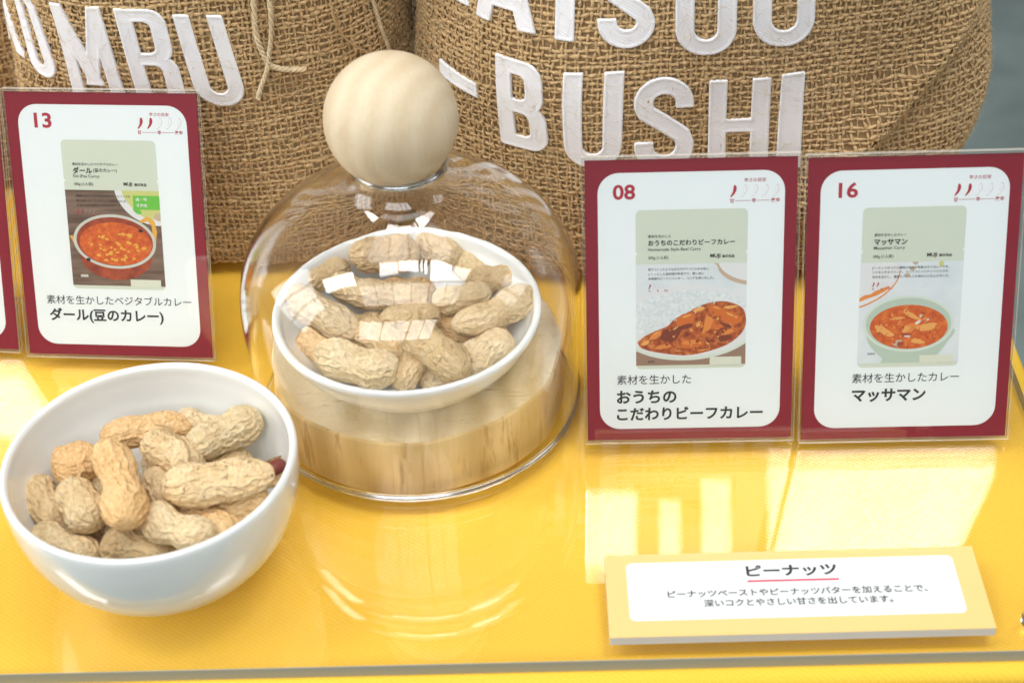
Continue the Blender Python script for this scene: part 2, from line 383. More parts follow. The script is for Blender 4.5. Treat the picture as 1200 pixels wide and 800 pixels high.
P_CARROT = plain('printed_carrot', (.60, .15, .02), .5)
P_CARROT2 = plain('printed_carrot_light', (.70, .25, .05), .5)
P_MEAT = plain('printed_meat', (.20, .04, .014), .5)
P_POTATO = plain('printed_potato', (.76, .38, .10), .5)
P_BLUEGREY = blotch('printed_pale_table', [(.3, (.60, .67, .69)), (.7, (.72, .77, .78))], 60.)
P_CELADON = plain('printed_celadon', (.45, .56, .46), .5)
P_CELADON2 = plain('printed_celadon_light', (.62, .70, .62), .5)
P_BROWNPIC = plain('printed_brown_table', (.30, .19, .13), .5)
P_TAN = plain('printed_tan', (.52, .41, .29), .5)
P_LIME = plain('printed_lime', (.55, .58, .20), .5)

# ------------------------------------------------------------------ setting: floor, table cloth, acrylic sheet
TY = -0.0241                 # the table is turned by this much
def trot(x, y): return (x*math.cos(TY)-y*math.sin(TY), x*math.sin(TY)+y*math.cos(TY))
structure(mesh('floor', [(-4000, -3000, -760), (4000, -3000, -760), (4000, 6000, -760), (-4000, 6000, -760)], [(0, 1, 2, 3)], M_FLOOR))
v, f = bevel_box(-620, 197, -6.0, 400, -330, 0, 4.0, 5)
cloth = mesh('tablecloth', v, f, M_CLOTH)
cloth.location = (0, 354.6*MM, -5.4*MM); cloth.rotation_euler = (0, 0, TY)
tag(cloth, 'yellow twill tablecloth pulled tight over the display table under the clear sheet', 'tablecloth')
v, f = bevel_box(-600, 189.5, 0, 385, -5.0, 0, .15, 1)
sheet = mesh('acrylic_sheet', v, f, [M_SHEET, M_SHEET_EDGE], smooth=False)
for pl in sheet.data.polygons:
    pl.material_index = 0 if abs(pl.normal.z) > .9 else 1
sheet.location = (0, 354.6*MM, 0); sheet.rotation_euler = (0, 0, TY)
tag(sheet, 'flat clear acrylic sheet with a grey-green cut front edge lying on the yellow cloth', 'acrylic sheet')

# small clear stud at the right-hand edge of the sheet
st = thing('clear_stud', 'tiny clear plastic stud at the right edge, beside the pale yellow placard', 'stud', (165.6, 362.5, 0))
v, f = lathe(smooth_prof([(0.01, 0), (3.4, .1), (3.8, .8), (3.6, 3.2), (2.8, 4.2), (.01, 4.5)]), 40); mesh('stud_cap', v, f, M_SOLID, st)
v, f = lathe([(0.01, 4.6), (1.2, 4.6), (1.2, 5.1), (.01, 5.1)], 24); mesh('stud_pin', v, f, P_FOAM, st)

# ------------------------------------------------------------------ print helpers (flat layers on a card, card frame x right, y up, z out)
def text_mesh(body, bold=0.0, slant=0.0):
    c = bpy.data.curves.new('t', 'FONT'); c.body = body; c.size = 1.0; c.offset = bold; c.resolution_u = 3; c.shear = slant
    o = bpy.data.objects.new('t', c); COL.objects.link(o); bpy.context.view_layer.update()
    me = bpy.data.meshes.new_from_object(o.evaluated_get(bpy.context.evaluated_depsgraph_get()))
    v = np.zeros(len(me.vertices)*3); me.vertices.foreach_get('co', v); v = v.reshape(-1, 3)
    fs = [list(p.vertices) for p in me.polygons]
    bpy.data.objects.remove(o); bpy.data.curves.remove(c); bpy.data.meshes.remove(me)
    return v, fs
def text_at(body, x0, x1, yc, z, bold=0.0, height=None, slant=0.0):
    """text filling x0..x1, centred on yc"""
    v, fs = text_mesh(body, bold, slant)
    lo, hi = v.min(0), v.max(0); s = (x1-x0)/(hi[0]-lo[0])
    sy = s if height is None else height/(hi[1]-lo[1])
    v = np.stack([(v[:, 0]-lo[0])*s+x0, (v[:, 1]-(lo[1]+hi[1])/2)*sy+yc, np.full(len(v), z)], -1)
    return v, fs
def rrect(x0, x1, y0, y1, r, z, n=8):
    pts = []
    for cx_, cy_, a0 in ((x1-r, y1-r, 0), (x0+r, y1-r, 90), (x0+r, y0+r, 180), (x1-r, y0+r, 270)):
        for k in range(n+1):
            a = math.radians(a0+90*k/n); pts.append((cx_+r*math.cos(a), cy_+r*math.sin(a), z))
    return pts, [list(range(len(pts)))]
def clip_poly(pts, x0, x1, y0, y1):
    for ax, lim, sg in ((0, x0, 1), (0, x1, -1), (1, y0, 1), (1, y1, -1)):
        out = []
        for i in range(len(pts)):
            a, b = pts[i-1], pts[i]; da, db = sg*(a[ax]-lim), sg*(b[ax]-lim)
            if (da >= 0) != (db >= 0):
                t = da/(da-db); out.append((a[0]+(b[0]-a[0])*t, a[1]+(b[1]-a[1])*t))
            if db >= 0: out.append(b)
        pts = out
        if not pts: return []
    return pts
def ell(cx_, cy_, rx, ry, rot=0, n=56, wob=0, seed=0):
    r_ = random.Random(seed); ph = [r_.uniform(0, 6.28) for _ in range(3)]; out = []
    for k in range(n):
        a = 2*math.pi*k/n; w = 1+wob*(math.sin(3*a+ph[0])+.7*math.sin(5*a+ph[1])+.5*math.sin(8*a+ph[2]))
        x, y = rx*w*math.cos(a), ry*w*math.sin(a)
        out.append((cx_+x*math.cos(rot)-y*math.sin(rot), cy_+x*math.sin(rot)+y*math.cos(rot)))
    return out
class Layers:
    """flat print built up of thin ink layers, one mesh with several inks"""
    def __init__(s, z, clip=None): s.V, s.F, s.I, s.M, s.z, s.clip = [], [], [], [], z, clip
    def add(s, pts, mat, dz=.0016):
        if s.clip: pts = clip_poly(list(pts), *s.clip)
        if len(pts) < 3: return
        s.z += dz; o = len(s.V); s.V += [(p[0], p[1], s.z) for p in pts]; s.F.append(list(range(o, len(s.V))))
        if mat not in s.M: s.M.append(mat)
        s.I.append(s.M.index(mat))
    def raw(s, v, fs, mat):
        o = len(s.V); s.V += [tuple(p) for p in v]
        if mat not in s.M: s.M.append(mat)
        for q in fs: s.F.append([i+o for i in q]); s.I.append(s.M.index(mat))
    def build(s, name, parent):
        return mesh(name, s.V, s.F, s.M, parent, smooth=False, midx=s.I)

def chili(x, y, s=1.0):
    """crescent pepper, tip low left"""
    c = [(.55, 2.7), (1.05, 2.3), (1.35, 1.3), (1.2, .1), (.5, -1.2), (-.5, -2.3), (-1.1, -2.75), (-1.4, -2.4), (-.85, -1.5), (-.3, -.4), (-.15, .6), (-.05, 1.6), (.15, 2.4)]
    return [(x+p[0]*s, y+p[1]*s) for p in c]
def ring_of(pts, t):
    cx_ = sum(p[0] for p in pts)/len(pts); cy_ = sum(p[1] for p in pts)/len(pts); n = len(pts); out = []
    for p in pts:
        d = math.hypot(p[0]-cx_, p[1]-cy_)+1e-9; out.append((p[0]-(p[0]-cx_)/d*t, p[1]-(p[1]-cy_)/d*t))
    return list(pts)+out, [[i, (i+1) % n, n+(i+1) % n, n+i] for i in range(n)]

LEAN = 0.3525
HOLDER = {}
def card_holder(root):
    if not HOLDER:
        v1, f1 = bevel_box(-38.2, 38.2, -1.0, 106.4, .6, 1.7, .2, 2)
        v2, f2 = bevel_box(-38.2, 38.2, -1.0, 106.4, -1.9, -.6, .2, 2)
        v3, f3 = box(-38.0, 38.0, 105.4, 106.3, -.59, .59)
        v, f = join([(v1, f1), (v2, f2), (v3, f3)])
        o = mesh('acrylic_pane', v, f, [M_ACRYL, M_ACRYL_EDGE], root, smooth=False)
        for pl in o.data.polygons: pl.material_index = 0 if abs(pl.normal.z) > .9 else 1
        o.rotation_euler = (math.pi/2-LEAN, 0, 0); o.location = (0, 0, 2*MM)
        v, f = bevel_box(-26, 26, 2.5, 34, .15, 1.9, .25, 2)
        b = mesh('acrylic_foot', v, f, [M_ACRYL, M_ACRYL_EDGE], root, smooth=False)
        for pl in b.data.polygons: pl.material_index = 0 if abs(pl.normal.z) > .9 else 1
        HOLDER['p'] = (o, b); return
    for q in HOLDER['p']:
        c = q.copy(); COL.objects.link(c); c.parent = root
def card_root(label, x, y, yaw):
    r = thing('menu_card', label, 'card stand', (x, y, 0.05), (0, 0, yaw), 'red-bordered curry cards in clear stands')
    card_holder(r)
    v, f = bevel_box(-37.2, 37.2, 0, 105, -.3, .3, .08, 1)
    ins = mesh('printed_card', v, f, P_RED, r, smooth=False)
    ins.rotation_euler = (math.pi/2-LEAN, 0, 0); ins.location = (0, 0, 2*MM)
    v, f = rrect(-32.7, 32.9, 4.4, 100.4, 7.5, .33)
    mesh('white_panel', v, f, P_WHITE, ins, smooth=False)
    return r, ins
def tri_text(parent, name, items, mat):
    v, f = join([text_at(*a, **k) for a, k in items]); return mesh(name, v, f, mat, parent, smooth=False)
ZT = .45
def gauge(ins, hot, y0):
    L = Layers(.35)
    L.raw(*text_at('辛さの目安', 18.6, 26.2, 97.0, .36, bold=.012), P_REDINK)
    for i in range(5):
        c = chili(14.9+3.72*i, y0, .82)
        if i < hot: L.add(c, P_REDINK)
        else:
            rv, rf = ring_of(c, .2); L.raw([(p[0], p[1], .36) for p in rv], rf, P_PINK)
    yb = y0-3.5
    L.raw(*text_at('甘', 13.6, 15.2, yb, .36, bold=.02), P_REDINK)
    L.raw(*text_at('辛', 21.3, 22.9, yb, .36, bold=.02), P_REDINK)
    L.raw(*text_at('激辛', 28.0, 31.2, yb, .36, bold=.02), P_REDINK)
    for a, b in ((15.5, 21.0), (23.2, 27.7)):
        L.raw([(a, yb-.08, .36), (b, yb-.08, .36), (b, yb+.08, .36), (a, yb+.08, .36)], [[0, 1, 2, 3]], P_REDINK)
    L.build('spiciness_scale', ins)
def mini_gauge(L, x, y, hot):
    for i in range(5):
        c = chili(x+1.55*i, y, .34)
        if i < hot: L.raw([(p[0], p[1], ZT) for p in c], [list(range(len(c)))], P_REDINK)
        else:
            rv, rf = ring_of(c, .07); L.raw([(p[0], p[1], ZT) for p in rv], rf, P_PINK)
    for q, a, b in (('甘', 0, .7), ('辛', 3, 3.7), ('激辛', 5.6, 7.0)):
        L.raw(*text_at(q, x-.4+a, x-.4+b, y-1.6, ZT, bold=.02), P_REDINK)
def pouch(ins, x0, x1):
    L = Layers(.348)
    v, _ = rrect(x0, x1, 27.6, 86.9, 1.8, 0, 5); L.add([(p[0], p[1]) for p in v], P_POUCH)
    for xx, s in ((x0, 1), (x1, -1)):
        L.add([(xx-.01*s, 71.6), (xx+.7*s, 71.0), (xx-.01*s, 70.4)], P_WHITE)
    L.build('packet_print', ins)
def packet_text(ins, x, rows, desc, hot):
    """rows: (text, x0, x1, y, bold); desc: three description lines"""
    L = Layers(ZT)
    for t, a, b, y, bo in rows: L.raw(*text_at(t, a, b, y, ZT, bold=bo), P_INK)
    for t, a, b, y in desc: L.raw(*text_at(t, a, b, y, ZT, bold=.004), P_INK)
    mini_gauge(L, x+.5, 58.8, hot)
    L.build('packet_lettering', ins)

# ---- card 13: lentil curry
r, ins = card_root('red-bordered card numbered 13 in a clear stand, behind the open bowl of peanuts', -155.6, 518.6, -0.1056)
tri_text(ins, 'card_number', [(('13', -26.4, -19.6, 94.2, .36), dict(bold=.026, height=5.9))], P_REDINK)
gauge(ins, 2, 93.6); pouch(ins, -16.8, 20.2)
L = Layers(.362, (-16.8, 20.2, 29.0, 67.3))
L.add([(-17, 29), (20.2, 29), (20.2, 67.3), (-17, 67.3)], P_WOODPIC)
L.add(ell(20, 70, 17.5, 16.5), P_LWHITE); L.add(ell(20.5, 70.4, 15.4, 14.4), P_LIME); L.add(ell(17, 58.8, 5, 2.6), P_LIME); L.add(ell(11.2, 59.3, 1.9, 1.0, -.6), P_GREEN); L.add(ell(19.6, 57, 2, 1.6), P_TAN)
L.add([(16.4, 44), (17.6, 46.5), (18.4, 51), (17.6, 55.6), (15, 57.2), (12.3, 55.8), (11.4, 54), (13.2, 54.8), (15, 55.3), (16.4, 53.4), (16.6, 49), (15.8, 45.5)], P_BEAN)
L.add([(-16.6, 48.9), (-15.4, 49.2), (-10.3, 40.2), (-11.4, 39.6)], P_BEAN)
L.add(ell(1.4, 41.0, 14.3, 9.6), P_COPPER)
L.add(ell(1.25, 46.9, 16.4, 10.9, -.05), P_STEEL); L.add(ell(1.25, 46.9, 15.2, 9.8, -.05), P_COPPER); L.add(ell(1.6, 46.0, 14.3, 8.6, -.05), P_CURRY_R)
L.add(ell(-9.8, 39.5, .9, .7), P_INK); L.add(ell(11.9, 51.4, .9, .6), P_INK)
rr_ = random.Random(5)
for i in range(44):
    a = rr_.uniform(0, 6.28); q = rr_.uniform(.03, .92)**.55
    L.add(ell(1.6+12.2*q*math.cos(a), 45.0+6.4*q*math.sin(a), rr_.uniform(.45, .95), rr_.uniform(.35, .6), rr_.uniform(-.6, .6), 12, .08, i), P_BEAN, .001)
L.add([(9.8, 59.9), (20.2, 59.9), (20.2, 65.4), (9.8, 65.4)], P_GREEN)
L.add([(6.4, 29), (18.5, 29), (18.5, 31.7), (6.4, 31.7)], P_CREAM); L.add([(-13.4, 32.4), (-10.4, 32.4), (-10.4, 33.4), (-13.4, 33.4)], P_STEEL)
L.raw(*text_at('肉・卵', 11.0, 15.2, 63.9, ZT, bold=.02), P_LWHITE); L.raw(*text_at('不使用', 11.0, 15.2, 61.5, ZT, bold=.02), P_LWHITE)
L.build('packet_photo', ins)
packet_text(ins, -12.9, [('素材を生かしたベジタブルカレー', -13.0, 4.8, 77.5, .008), ('ダール', -13, -5.4, 75.0, .03), ('(豆のカレー)', -4.9, 4.3, 75.0, .012), ('Dal (Pea Curry)', -13, -2.7, 72.6, 0), ('180g (1人前)', -12.9, -5.4, 69.6, .004), ('MUJI', 6.6, 10.0, 69.7, .025), ('無印良品', 10.8, 15.6, 69.7, .02)],
            [('3種類の豆とトマトの旨みを生かしたソースを', -12.7, 8.8, 65.0), ('煮こみました。さっぱりとした酸味の中に豆', -12.6, 7.0, 63.1), ('の甘みのあるカレーがお手本です。', -12.6, 5.2, 61.3)], 2)
tri_text(ins, 'small_title', [(('素材を生かしたベジタブルカレー', -28.2, 30.0, 22.9, .36), dict(bold=.006))], P_INK)
tri_text(ins, 'bold_title', [(('ダール(豆のカレー)', -27.6, 18.5, 16.4, .36), dict(bold=.030))], P_INK)

# ---- card 08: beef curry
r, ins = card_root('red-bordered card numbered 08 in a clear stand, just right of the glass cloche', 63.7, 455.65, -0.0366)
tri_text(ins, 'card_number', [(('08', -27.4, -19.5, 93.5, .36), dict(bold=.026, height=5.5))], P_REDINK)
gauge(ins, 1, 93.1); pouch(ins, -19.4, 20.1)
L = Layers(.362, (-19.4, 20.1, 28.9, 67.0))
L.add([(-20, 28.9), (20.2, 28.9), (20.2, 67.3), (-20, 67.3)], P_BLUEGREY)
L.add([(-20, 28), (20.2, 28), (20.2, 44), (-20, 44)], P_BROWNPIC)
L.add([(7.6, 67.5), (10.6, 67.5), (10.4, 65.4)], P_TAN); L.add(ell(24.5, 66.6, 15, 8.2), P_TAN); L.add(ell(25, 68.4, 15.2, 8.6), P_LWHITE)
L.add(ell(-.6, 44.9, 26, 14.2, .04, 72), P_CELADON2); L.add(ell(-.6, 45.6, 25.4, 13.6, .04, 72), P_LWHITE); L.add(ell(-1.5, 48.6, 21.5, 8.6, .1, 60, .015, 4), P_RICE)
curry = [(-18.9, 37.9), (-16, 40.3), (-12, 42.2), (-8, 43.9), (-5.5, 46.5), (-1, 48.8), (2.5, 50.8), (8, 52.6), (13, 52.7), (17.6, 51), (19.6, 48.6), (20, 44), (18, 40), (13, 36.2), (6, 33.8), (-1, 32.6), (-8, 33.2), (-14.5, 34.5), (-17.8, 35.9)]
cs = smooth_prof(curry+[curry[0]], 5); L.add([tuple(p) for p in cs], P_CURRY_B)
for cx_, cy_, a, b, ro, mt, sd in ((-7.0, 40.6, 3.9, 2.6, .5, P_MEAT, 1), (-1.6, 46.3, 3.6, 2.2, .35, P_CARROT, 2), (-1.9, 43.4, 3.0, .9, .3, P_MEAT, 22), (9.6, 49.2, 3.2, 1.9, -.35, P_CARROT, 3), (14.6, 46.6, 4.0, 2.3, -.3, P_CARROT, 4), (12.5, 43.8, 3.2, .7, -.3, P_MEAT, 23), (-12.3, 40.4, 2.6, 1.1, .6, P_CARROT2, 6), (.6, 36.9, 4.1, 1.7, .04, P_CARROT, 7), (12.6, 39.0, 2.6, 1.2, .2, P_MEAT, 8), (3.2, 50.0, 2.2, .8, .3, P_POTATO, 10), (13.5, 41.2, 2.3, .9, .3, P_CARROT2, 11), (-9.5, 36.0, 3.0, .8, .15, P_CARROT2, 12), (14.4, 50.6, 2.4, .6, .1, P_POTATO, 14), (-16, 37.6, 1.6, .8, .5, P_POTATO, 15), (3.3, 44.5, 1.5, .7, .8, P_POTATO, 16)):
    L.add(ell(cx_, cy_, a, b, ro, 28, .07, sd), mt, .0016)
L.add([(4.2, 40.4), (5.8, 48.0), (8.4, 46.0), (7.2, 42.4)], P_CARROT2, .0016); L.add([(5.8, 48.0), (12.2, 43.4), (10.6, 42.2), (7.2, 42.4), (8.4, 46)], P_CARROT, .0016)
L.add(ell(.4, 37.5, 3.4, .8, .04, 20, .06, 3), P_CARROT2, .0016)
for cx_, cy_, a, b, ro in ((14.9, 47.6, 2.2, .35, -.4), (-1.2, 47.5, 1.8, .35, .3), (-5.2, 43, 1.2, .3, .6), (9.5, 50.4, 1.5, .25, -.3), (-12, 41.2, 1.2, .25, .6), (5.0, 34.6, 2.4, .2, .1), (-4, 34.4, 1.6, .2, -.1)):
    L.add(ell(cx_, cy_, a, b, ro, 14, .1, 1), P_POTATO, .0016)
rr_ = random.Random(9)
for i in range(150):      # grains of rice
    x_, y_ = rr_.uniform(-18, 9), rr_.uniform(42, 56.5); 
    if y_ < 44.5+(x_+8)*.42 or (x_+1)**2/470+(y_-48.6)**2/68 > 1: continue
    L.add(ell(x_, y_, rr_.uniform(.35, .6), .2, rr_.uniform(0, 3.1), 8), P_LWHITE if rr_.random() < .6 else P_RICE, .0006)
for i in range(90):       # bits in the sauce
    a_ = rr_.uniform(0, 6.28); q_ = rr_.uniform(0, 1)**.5; x_, y_ = 2+17*q_*math.cos(a_), 40.5+8*q_*math.sin(a_)+.2*17*q_*math.cos(a_)
    if (x_-2)/17 > .9 or y_ > 43.5+(x_+8)*.40 or y_ < 33.4+.012*(x_)**2: continue
    L.add(ell(x_, y_, rr_.uniform(.25, 1.0), rr_.uniform(.15, .45), rr_.uniform(0, 3.1), 9, .12, i), rr_.choice((P_MEAT, P_CARROT, P_CARROT2, P_COPPER, P_POTATO, P_MEAT)), .0006)
L.add([(7.2, 28.9), (18.6, 28.9), (18.6, 31.9), (7.2, 31.9)], P_CREAM)
L.raw(*text_at('調理例', -15.2, -12.6, 30.4, ZT), P_INK)
L.build('packet_photo', ins)
packet_text(ins, -15.0, [('素材を生かした', -15, -6.9, 77.3, .008), ('おうちのこだわりビーフカレー', -15, 15.7, 74.9, .022), ('Homemade Style Beef Curry', -15, 3.7, 72.3, .002), ('200g (1人前)', -15, -7.8, 69.4, .004), ('MUJI', 7.0, 10.6, 69.6, .025), ('無印良品', 11.2, 15.6, 69.6, .02)],
            [('家でつくったようなまろやかでコクのある味に、', -15, 6.8, 65.1), ('こくっとした具材感が特長です。隠し味に', -15, 4.8, 63.4), ('赤味噌やピーナッツバター、ココアを使いました。', -15, 8.4, 61.7)], 1)
tri_text(ins, 'small_title', [(('素材を生かした', -26.4, .5, 23.5, .36), dict(bold=.006))], P_INK)
tri_text(ins, 'bold_title', [(('おうちの', -26.5, -4.7, 16.8, .36), dict(bold=.030)), (('こだわりビーフカレー', -26.5, 26.8, 10.2, .36), dict(bold=.030))], P_INK)

# ---- card 16: massaman curry
r, ins = card_root('red-bordered card numbered 16 in a clear stand at the right edge of the table', 141.58, 451.41, -0.0315)
tri_text(ins, 'card_number', [(('16', -26.5, -19.7, 93.4, .36), dict(bold=.026, height=5.6))], P_REDINK)
gauge(ins, 2, 92.6); pouch(ins, -17.7, 18.4)
L = Layers(.362, (-17.8, 18.4, 29.2, 66.9))
L.add([(-18, 29), (18.4, 29), (18.4, 67.3), (-18, 67.3)], P_BLUEGREY)
L.add(ell(-18, 58.6, 15.2, 8.0, .42), P_CARROT2); L.add(ell(-18.1, 59.1, 15.0, 7.9, .42), P_LWHITE); L.add([(-18, 52.3), (-15.6, 53.4), (-12, 54.6), (-9.6, 55.8), (-7.4, 57.2), (-7.2, 58.2), (-8.6, 57.9), (-10.4, 57), (-12, 56.6), (-14, 55.2), (-16, 54.9), (-18, 53.7)], P_CARROT2)
for cx_, cy_ in ((1.5, 66.6), (.6, 64.4), (-1.2, 62.0)): L.add(ell(cx_, cy_, 1.0, .8, 0, 14, .1, 2), P_TAN)
L.add(ell(10.6, 66, .8, 1.2), P_LIME)
L.add([(p[0], p[1]) for p in smooth_prof([(-15.6, 42), (-13.5, 36), (-9, 31), (-8, 29), (9, 29), (10.5, 31.4), (14, 36.4), (16, 42), (0, 44), (-15.6, 42)], 5)], P_CELADON)
L.add(ell(0, 43.9, 16.3, 10.6, -.02), P_CELADON2); L.add(ell(0, 43.9, 15.2, 9.7, -.02), P_CELADON); L.add(ell(.2, 42.7, 13.9, 8.3, -.02), P_CURRY_R)
for cx_, cy_, a, b, ro, mt, sd in ((-8.6, 41.3, 3.9, 1.3, -.5, P_POTATO, 1), (6.6, 42.6, 3.6, 1.4, .18, P_POTATO, 2), (.6, 42.4, 3.2, 1.5, .45, P_CARROT2, 3), (-.9, 41.9, 1.5, 1.0, .6, P_POTATO, 9), (1, 47, 2.9, .8, -.5, P_POTATO, 4), (-3.9, 46.0, 2.8, .45, .1, P_POTATO, 5), (-3.4, 36.6, 1.7, 1.3, .3, P_TAN, 6), (-2.7, 36.3, 1.1, .9, .3, P_COPPER, 16), (3.6, 37.2, 2.5, .9, -.2, P_POTATO, 7), (-.6, 39.7, 2.0, .7, .1, P_COPPER, 8), (-1.2, 48.6, .8, .8, 0, P_POTATO, 11), (4.4, 46.8, .6, .5, 0, P_LWHITE, 12), (6.8, 45.4, .5, .4, 0, P_LWHITE, 13), (3.4, 44.4, 1.2, .5, .6, P_LWHITE, 14), (-.2, 39.2, 1.2, .3, 0, P_LWHITE, 15)):
    L.add(ell(cx_, cy_, a, b, ro, 24, .08, sd), mt, .0016)
rr_ = random.Random(19)
for i in range(70):
    a_ = rr_.uniform(0, 6.28); q_ = rr_.uniform(0, 1)**.5*.92; x_, y_ = .2+13.2*q_*math.cos(a_), 42.5+7.6*q_*math.sin(a_)
    L.add(ell(x_, y_, rr_.uniform(.2, .75), rr_.uniform(.12, .35), rr_.uniform(0, 3.1), 9, .12, i), rr_.choice((P_CARROT, P_CARROT2, P_COPPER, P_POTATO)), .0006)
L.add([(4.6, 29.2), (16.8, 29.2), (16.8, 31.9), (4.6, 31.9)], P_CREAM)
L.raw(*text_at('調理例', -14.2, -11.6, 32.8, ZT), P_INK)
L.build('packet_photo', ins)
packet_text(ins, -13.6, [('素材を生かしたカレー', -13.4, -2.2, 77.0, .008), ('マッサマン', -13.4, -1.7, 74.4, .03), ('Massaman Curry', -13.4, -2.5, 72.1, .002), ('180g (1人前)', -13.6, -6.4, 69.1, .004), ('MUJI', 5.4, 8.9, 69.2, .025), ('無印良品', 9.6, 14.1, 69.2, .02)],
            [('ピーナッツのコクと鶏肉の旨みが特長のタイカレーです。', -13.7, 13.4, 64.9), ('シナモンやタマリンド、スパイスとココナッツミルクの', -13.7, 13.0, 63.3), ('甘みを生かし、濃厚でマイルドな味わいに仕上げました。', -13.6, 13.6, 61.6)], 2)
tri_text(ins, 'small_title', [(('素材を生かしたカレー', -19.4, 19.2, 23.5, .36), dict(bold=.006))], P_INK)
tri_text(ins, 'bold_title', [(('マッサマン', -19.2, 7.5, 16.8, .36), dict(bold=.034))], P_INK)

# ---- card cut by the left edge
card_root('red-bordered card in a clear stand, cut off by the left edge of the photo', -234.6, 530.6, -0.145)

# ---- placard
pl = thing('placard', 'pale yellow foam-board placard lying flat on the sheet below the cards 08 and 16', 'placard', (90.2, 376.9, 0.1), (0, 0, -.0215))
v, f = bevel_box(-62.2, 62.2, -18.4, 18.2, .3, 3.7, .15, 1); mesh('foam_board', v, f, P_FOAM, pl, smooth=False)
v, f = box(-62.2, 62.2, -18.4, 18.2, 3.72, 3.9); mesh('printed_face', v, f, P_YELLOW, pl, smooth=False)
v, f = rrect(-55.3, 54.5, -11.6, 14.3, 2.2, 3.93); mesh('white_panel', v, f, P_LWHITE, pl, smooth=False)
tri_text(pl, 'placard_title', [(('ピーナッツ', -15.2, 15.2, 9.2, 3.97), dict(bold=.032, height=5.3))], P_INK)
mesh('title_underline', [(-15.2, 4.3, 3.97), (15.2, 4.3, 3.97), (15.2, 5.1, 3.97), (-15.2, 5.1, 3.97)], [(0, 1, 2, 3)], P_UNDER, pl, smooth=False)
tri_text(pl, 'placard_text', [(('ピーナッツペーストやピーナッツバターを加えることで、', -42.2, 43.6, -.3, 3.97), dict(bold=.018)), (('深いコクとやさしい甘さを出しています。', -30.6, 31.4, -4.6, 3.97), dict(bold=.018))], P_INK)

# ------------------------------------------------------------------ burlap sacks
class Sack:
    """soft upright sack: u runs round the girth in mm (0 = front), v is the height in mm"""
    def __init__(s, X0, Y0, a, b, yaw, fold=None, seed=0, bulges=()):
        s.X0, s.Y0, s.a, s.b, s.yaw, s.fold, s.seed = X0, Y0, a, b, yaw, fold, seed
        s.bulges = bulges
        ph = np.linspace(-np.pi, np.pi, 2001)
        x, y = s.sec(ph)
        L = np.concatenate([[0], np.cumsum(np.hypot(np.diff(x), np.diff(y)))])
        s.tab_u = L - L[1000]; s.tab_p = ph
    def sec(s, ph):
        sp, cp = np.sin(ph), np.cos(ph)
        return s.a*np.sign(sp)*np.abs(sp)**.78, -s.b*np.sign(cp)*np.abs(cp)**.78
    def base(s, u, v):
        u, v = np.broadcast_arrays(np.asarray(u, float), np.asarray(v, float))
        ph = np.interp(u, s.tab_u, s.tab_p)
        x, y = s.sec(ph)
        k = np.where(v < 45, .94+.06*np.sqrt(np.clip(1-((45-v)/46.)**2, 0, 1)), 1-.10*(np.maximum(v-45, 0)/150.)**2)
        k = np.where(v > 165, k-.45*np.clip((v-165)/60., 0, 1)**1.6, k)
        q = s.seed
        d = 1.6*np.sin(u/27.+q)*np.sin(v/31.+1.3*q+.5)+1.1*np.sin(u/13.+v/22.+2*q)+.8*np.sin(u/41.-v/15.+q*3)
        if s.fold:
            u0, v0, dx, dv, depth = s.fold
            sd = (u-u0)*dv-(v-v0)*dx
            d = d-depth*(1/(1+np.exp(-sd/1.8)))+depth*.7*np.exp(-((sd+7)/7.)**2)+8*np.exp(-((sd-38)/24.)**2)
        for bu, bv, am, su, sv in s.bulges: d = d+am*np.exp(-((u-bu)/su)**2-((v-bv)/sv)**2)
        rr = np.hypot(x, y)
        x = x*k*(1+d/rr); y = y*k*(1+d/rr)
        c, sn = np.cos(s.yaw), np.sin(s.yaw)
        return np.stack([s.X0+c*x-sn*y, s.Y0+sn*x+c*y, v+.6*np.sin(u/35.+q)], -1)
    def at(s, u, v, off=0.):
        p = s.base(u, v)
        e = .4
        t1 = s.base(np.asarray(u)+e, v)-s.base(np.asarray(u)-e, v)
        t2 = s.base(u, np.asarray(v)+e)-s.base(u, np.maximum(np.asarray(v)-e, 0))
        n = np.cross(t1, t2); n /= np.linalg.norm(n, axis=-1, keepdims=True)+1e-12
        return p+n*np.asarray(off)[..., None], n

PITCH = 2.3
def weave(S, u0, u1, v0, v1, seed):
    """plain weave of single jute threads lying on the sack's surface"""
    g = np.random.default_rng(seed); parts = []; A = .52
    us = np.arange(u0, u1, PITCH); vs = np.arange(v0, v1, PITCH)
    def wob(n, k, amp, sm):
        x = g.normal(0, 1, (n, k)); ker = np.exp(-np.linspace(-2, 2, sm)**2); ker /= np.sqrt((ker**2).sum())
        return amp*np.apply_along_axis(lambda r: np.convolve(r, ker, 'same'), 1, x)
    for kind in (0, 1):
        base, run, r0, r1 = (us, vs, v0, v1) if kind == 0 else (vs, us, u0, u1)
        s = np.arange(0, (len(run)-1)*2+1)/2.
        along = r0+s*PITCH
        n, k = len(base), len(along)
        jit = wob(n, k, .34, 11)+g.normal(0, .26, (n, 1))
        par = (np.arange(n)[:, None]+s[None]+kind) % 2
        off = A*np.cos(np.pi*(np.arange(n)[:, None]+s[None]+kind))+g.normal(0, .08, (n, k))
        thick = (.54 if kind == 0 else .64)*(1+g.normal(0, .16, (n, 1)))*np.clip(1+wob(n, k, .2, 4), .45, 1.6)
        if kind == 0: uu, vv = base[:, None]+jit, np.broadcast_to(along, (n, k))
        else: uu, vv = np.broadcast_to(along, (n, k)), base[:, None]+jit
        P, Nn = S.at(uu, np.maximum(vv, .5), off)
        parts.append(tubes(P, thick, Nn, 6, .72))
    o = len(parts[0][0])
    return np.concatenate([parts[0][0], parts[1][0]]), np.concatenate([parts[0][1], parts[1][1]+o])
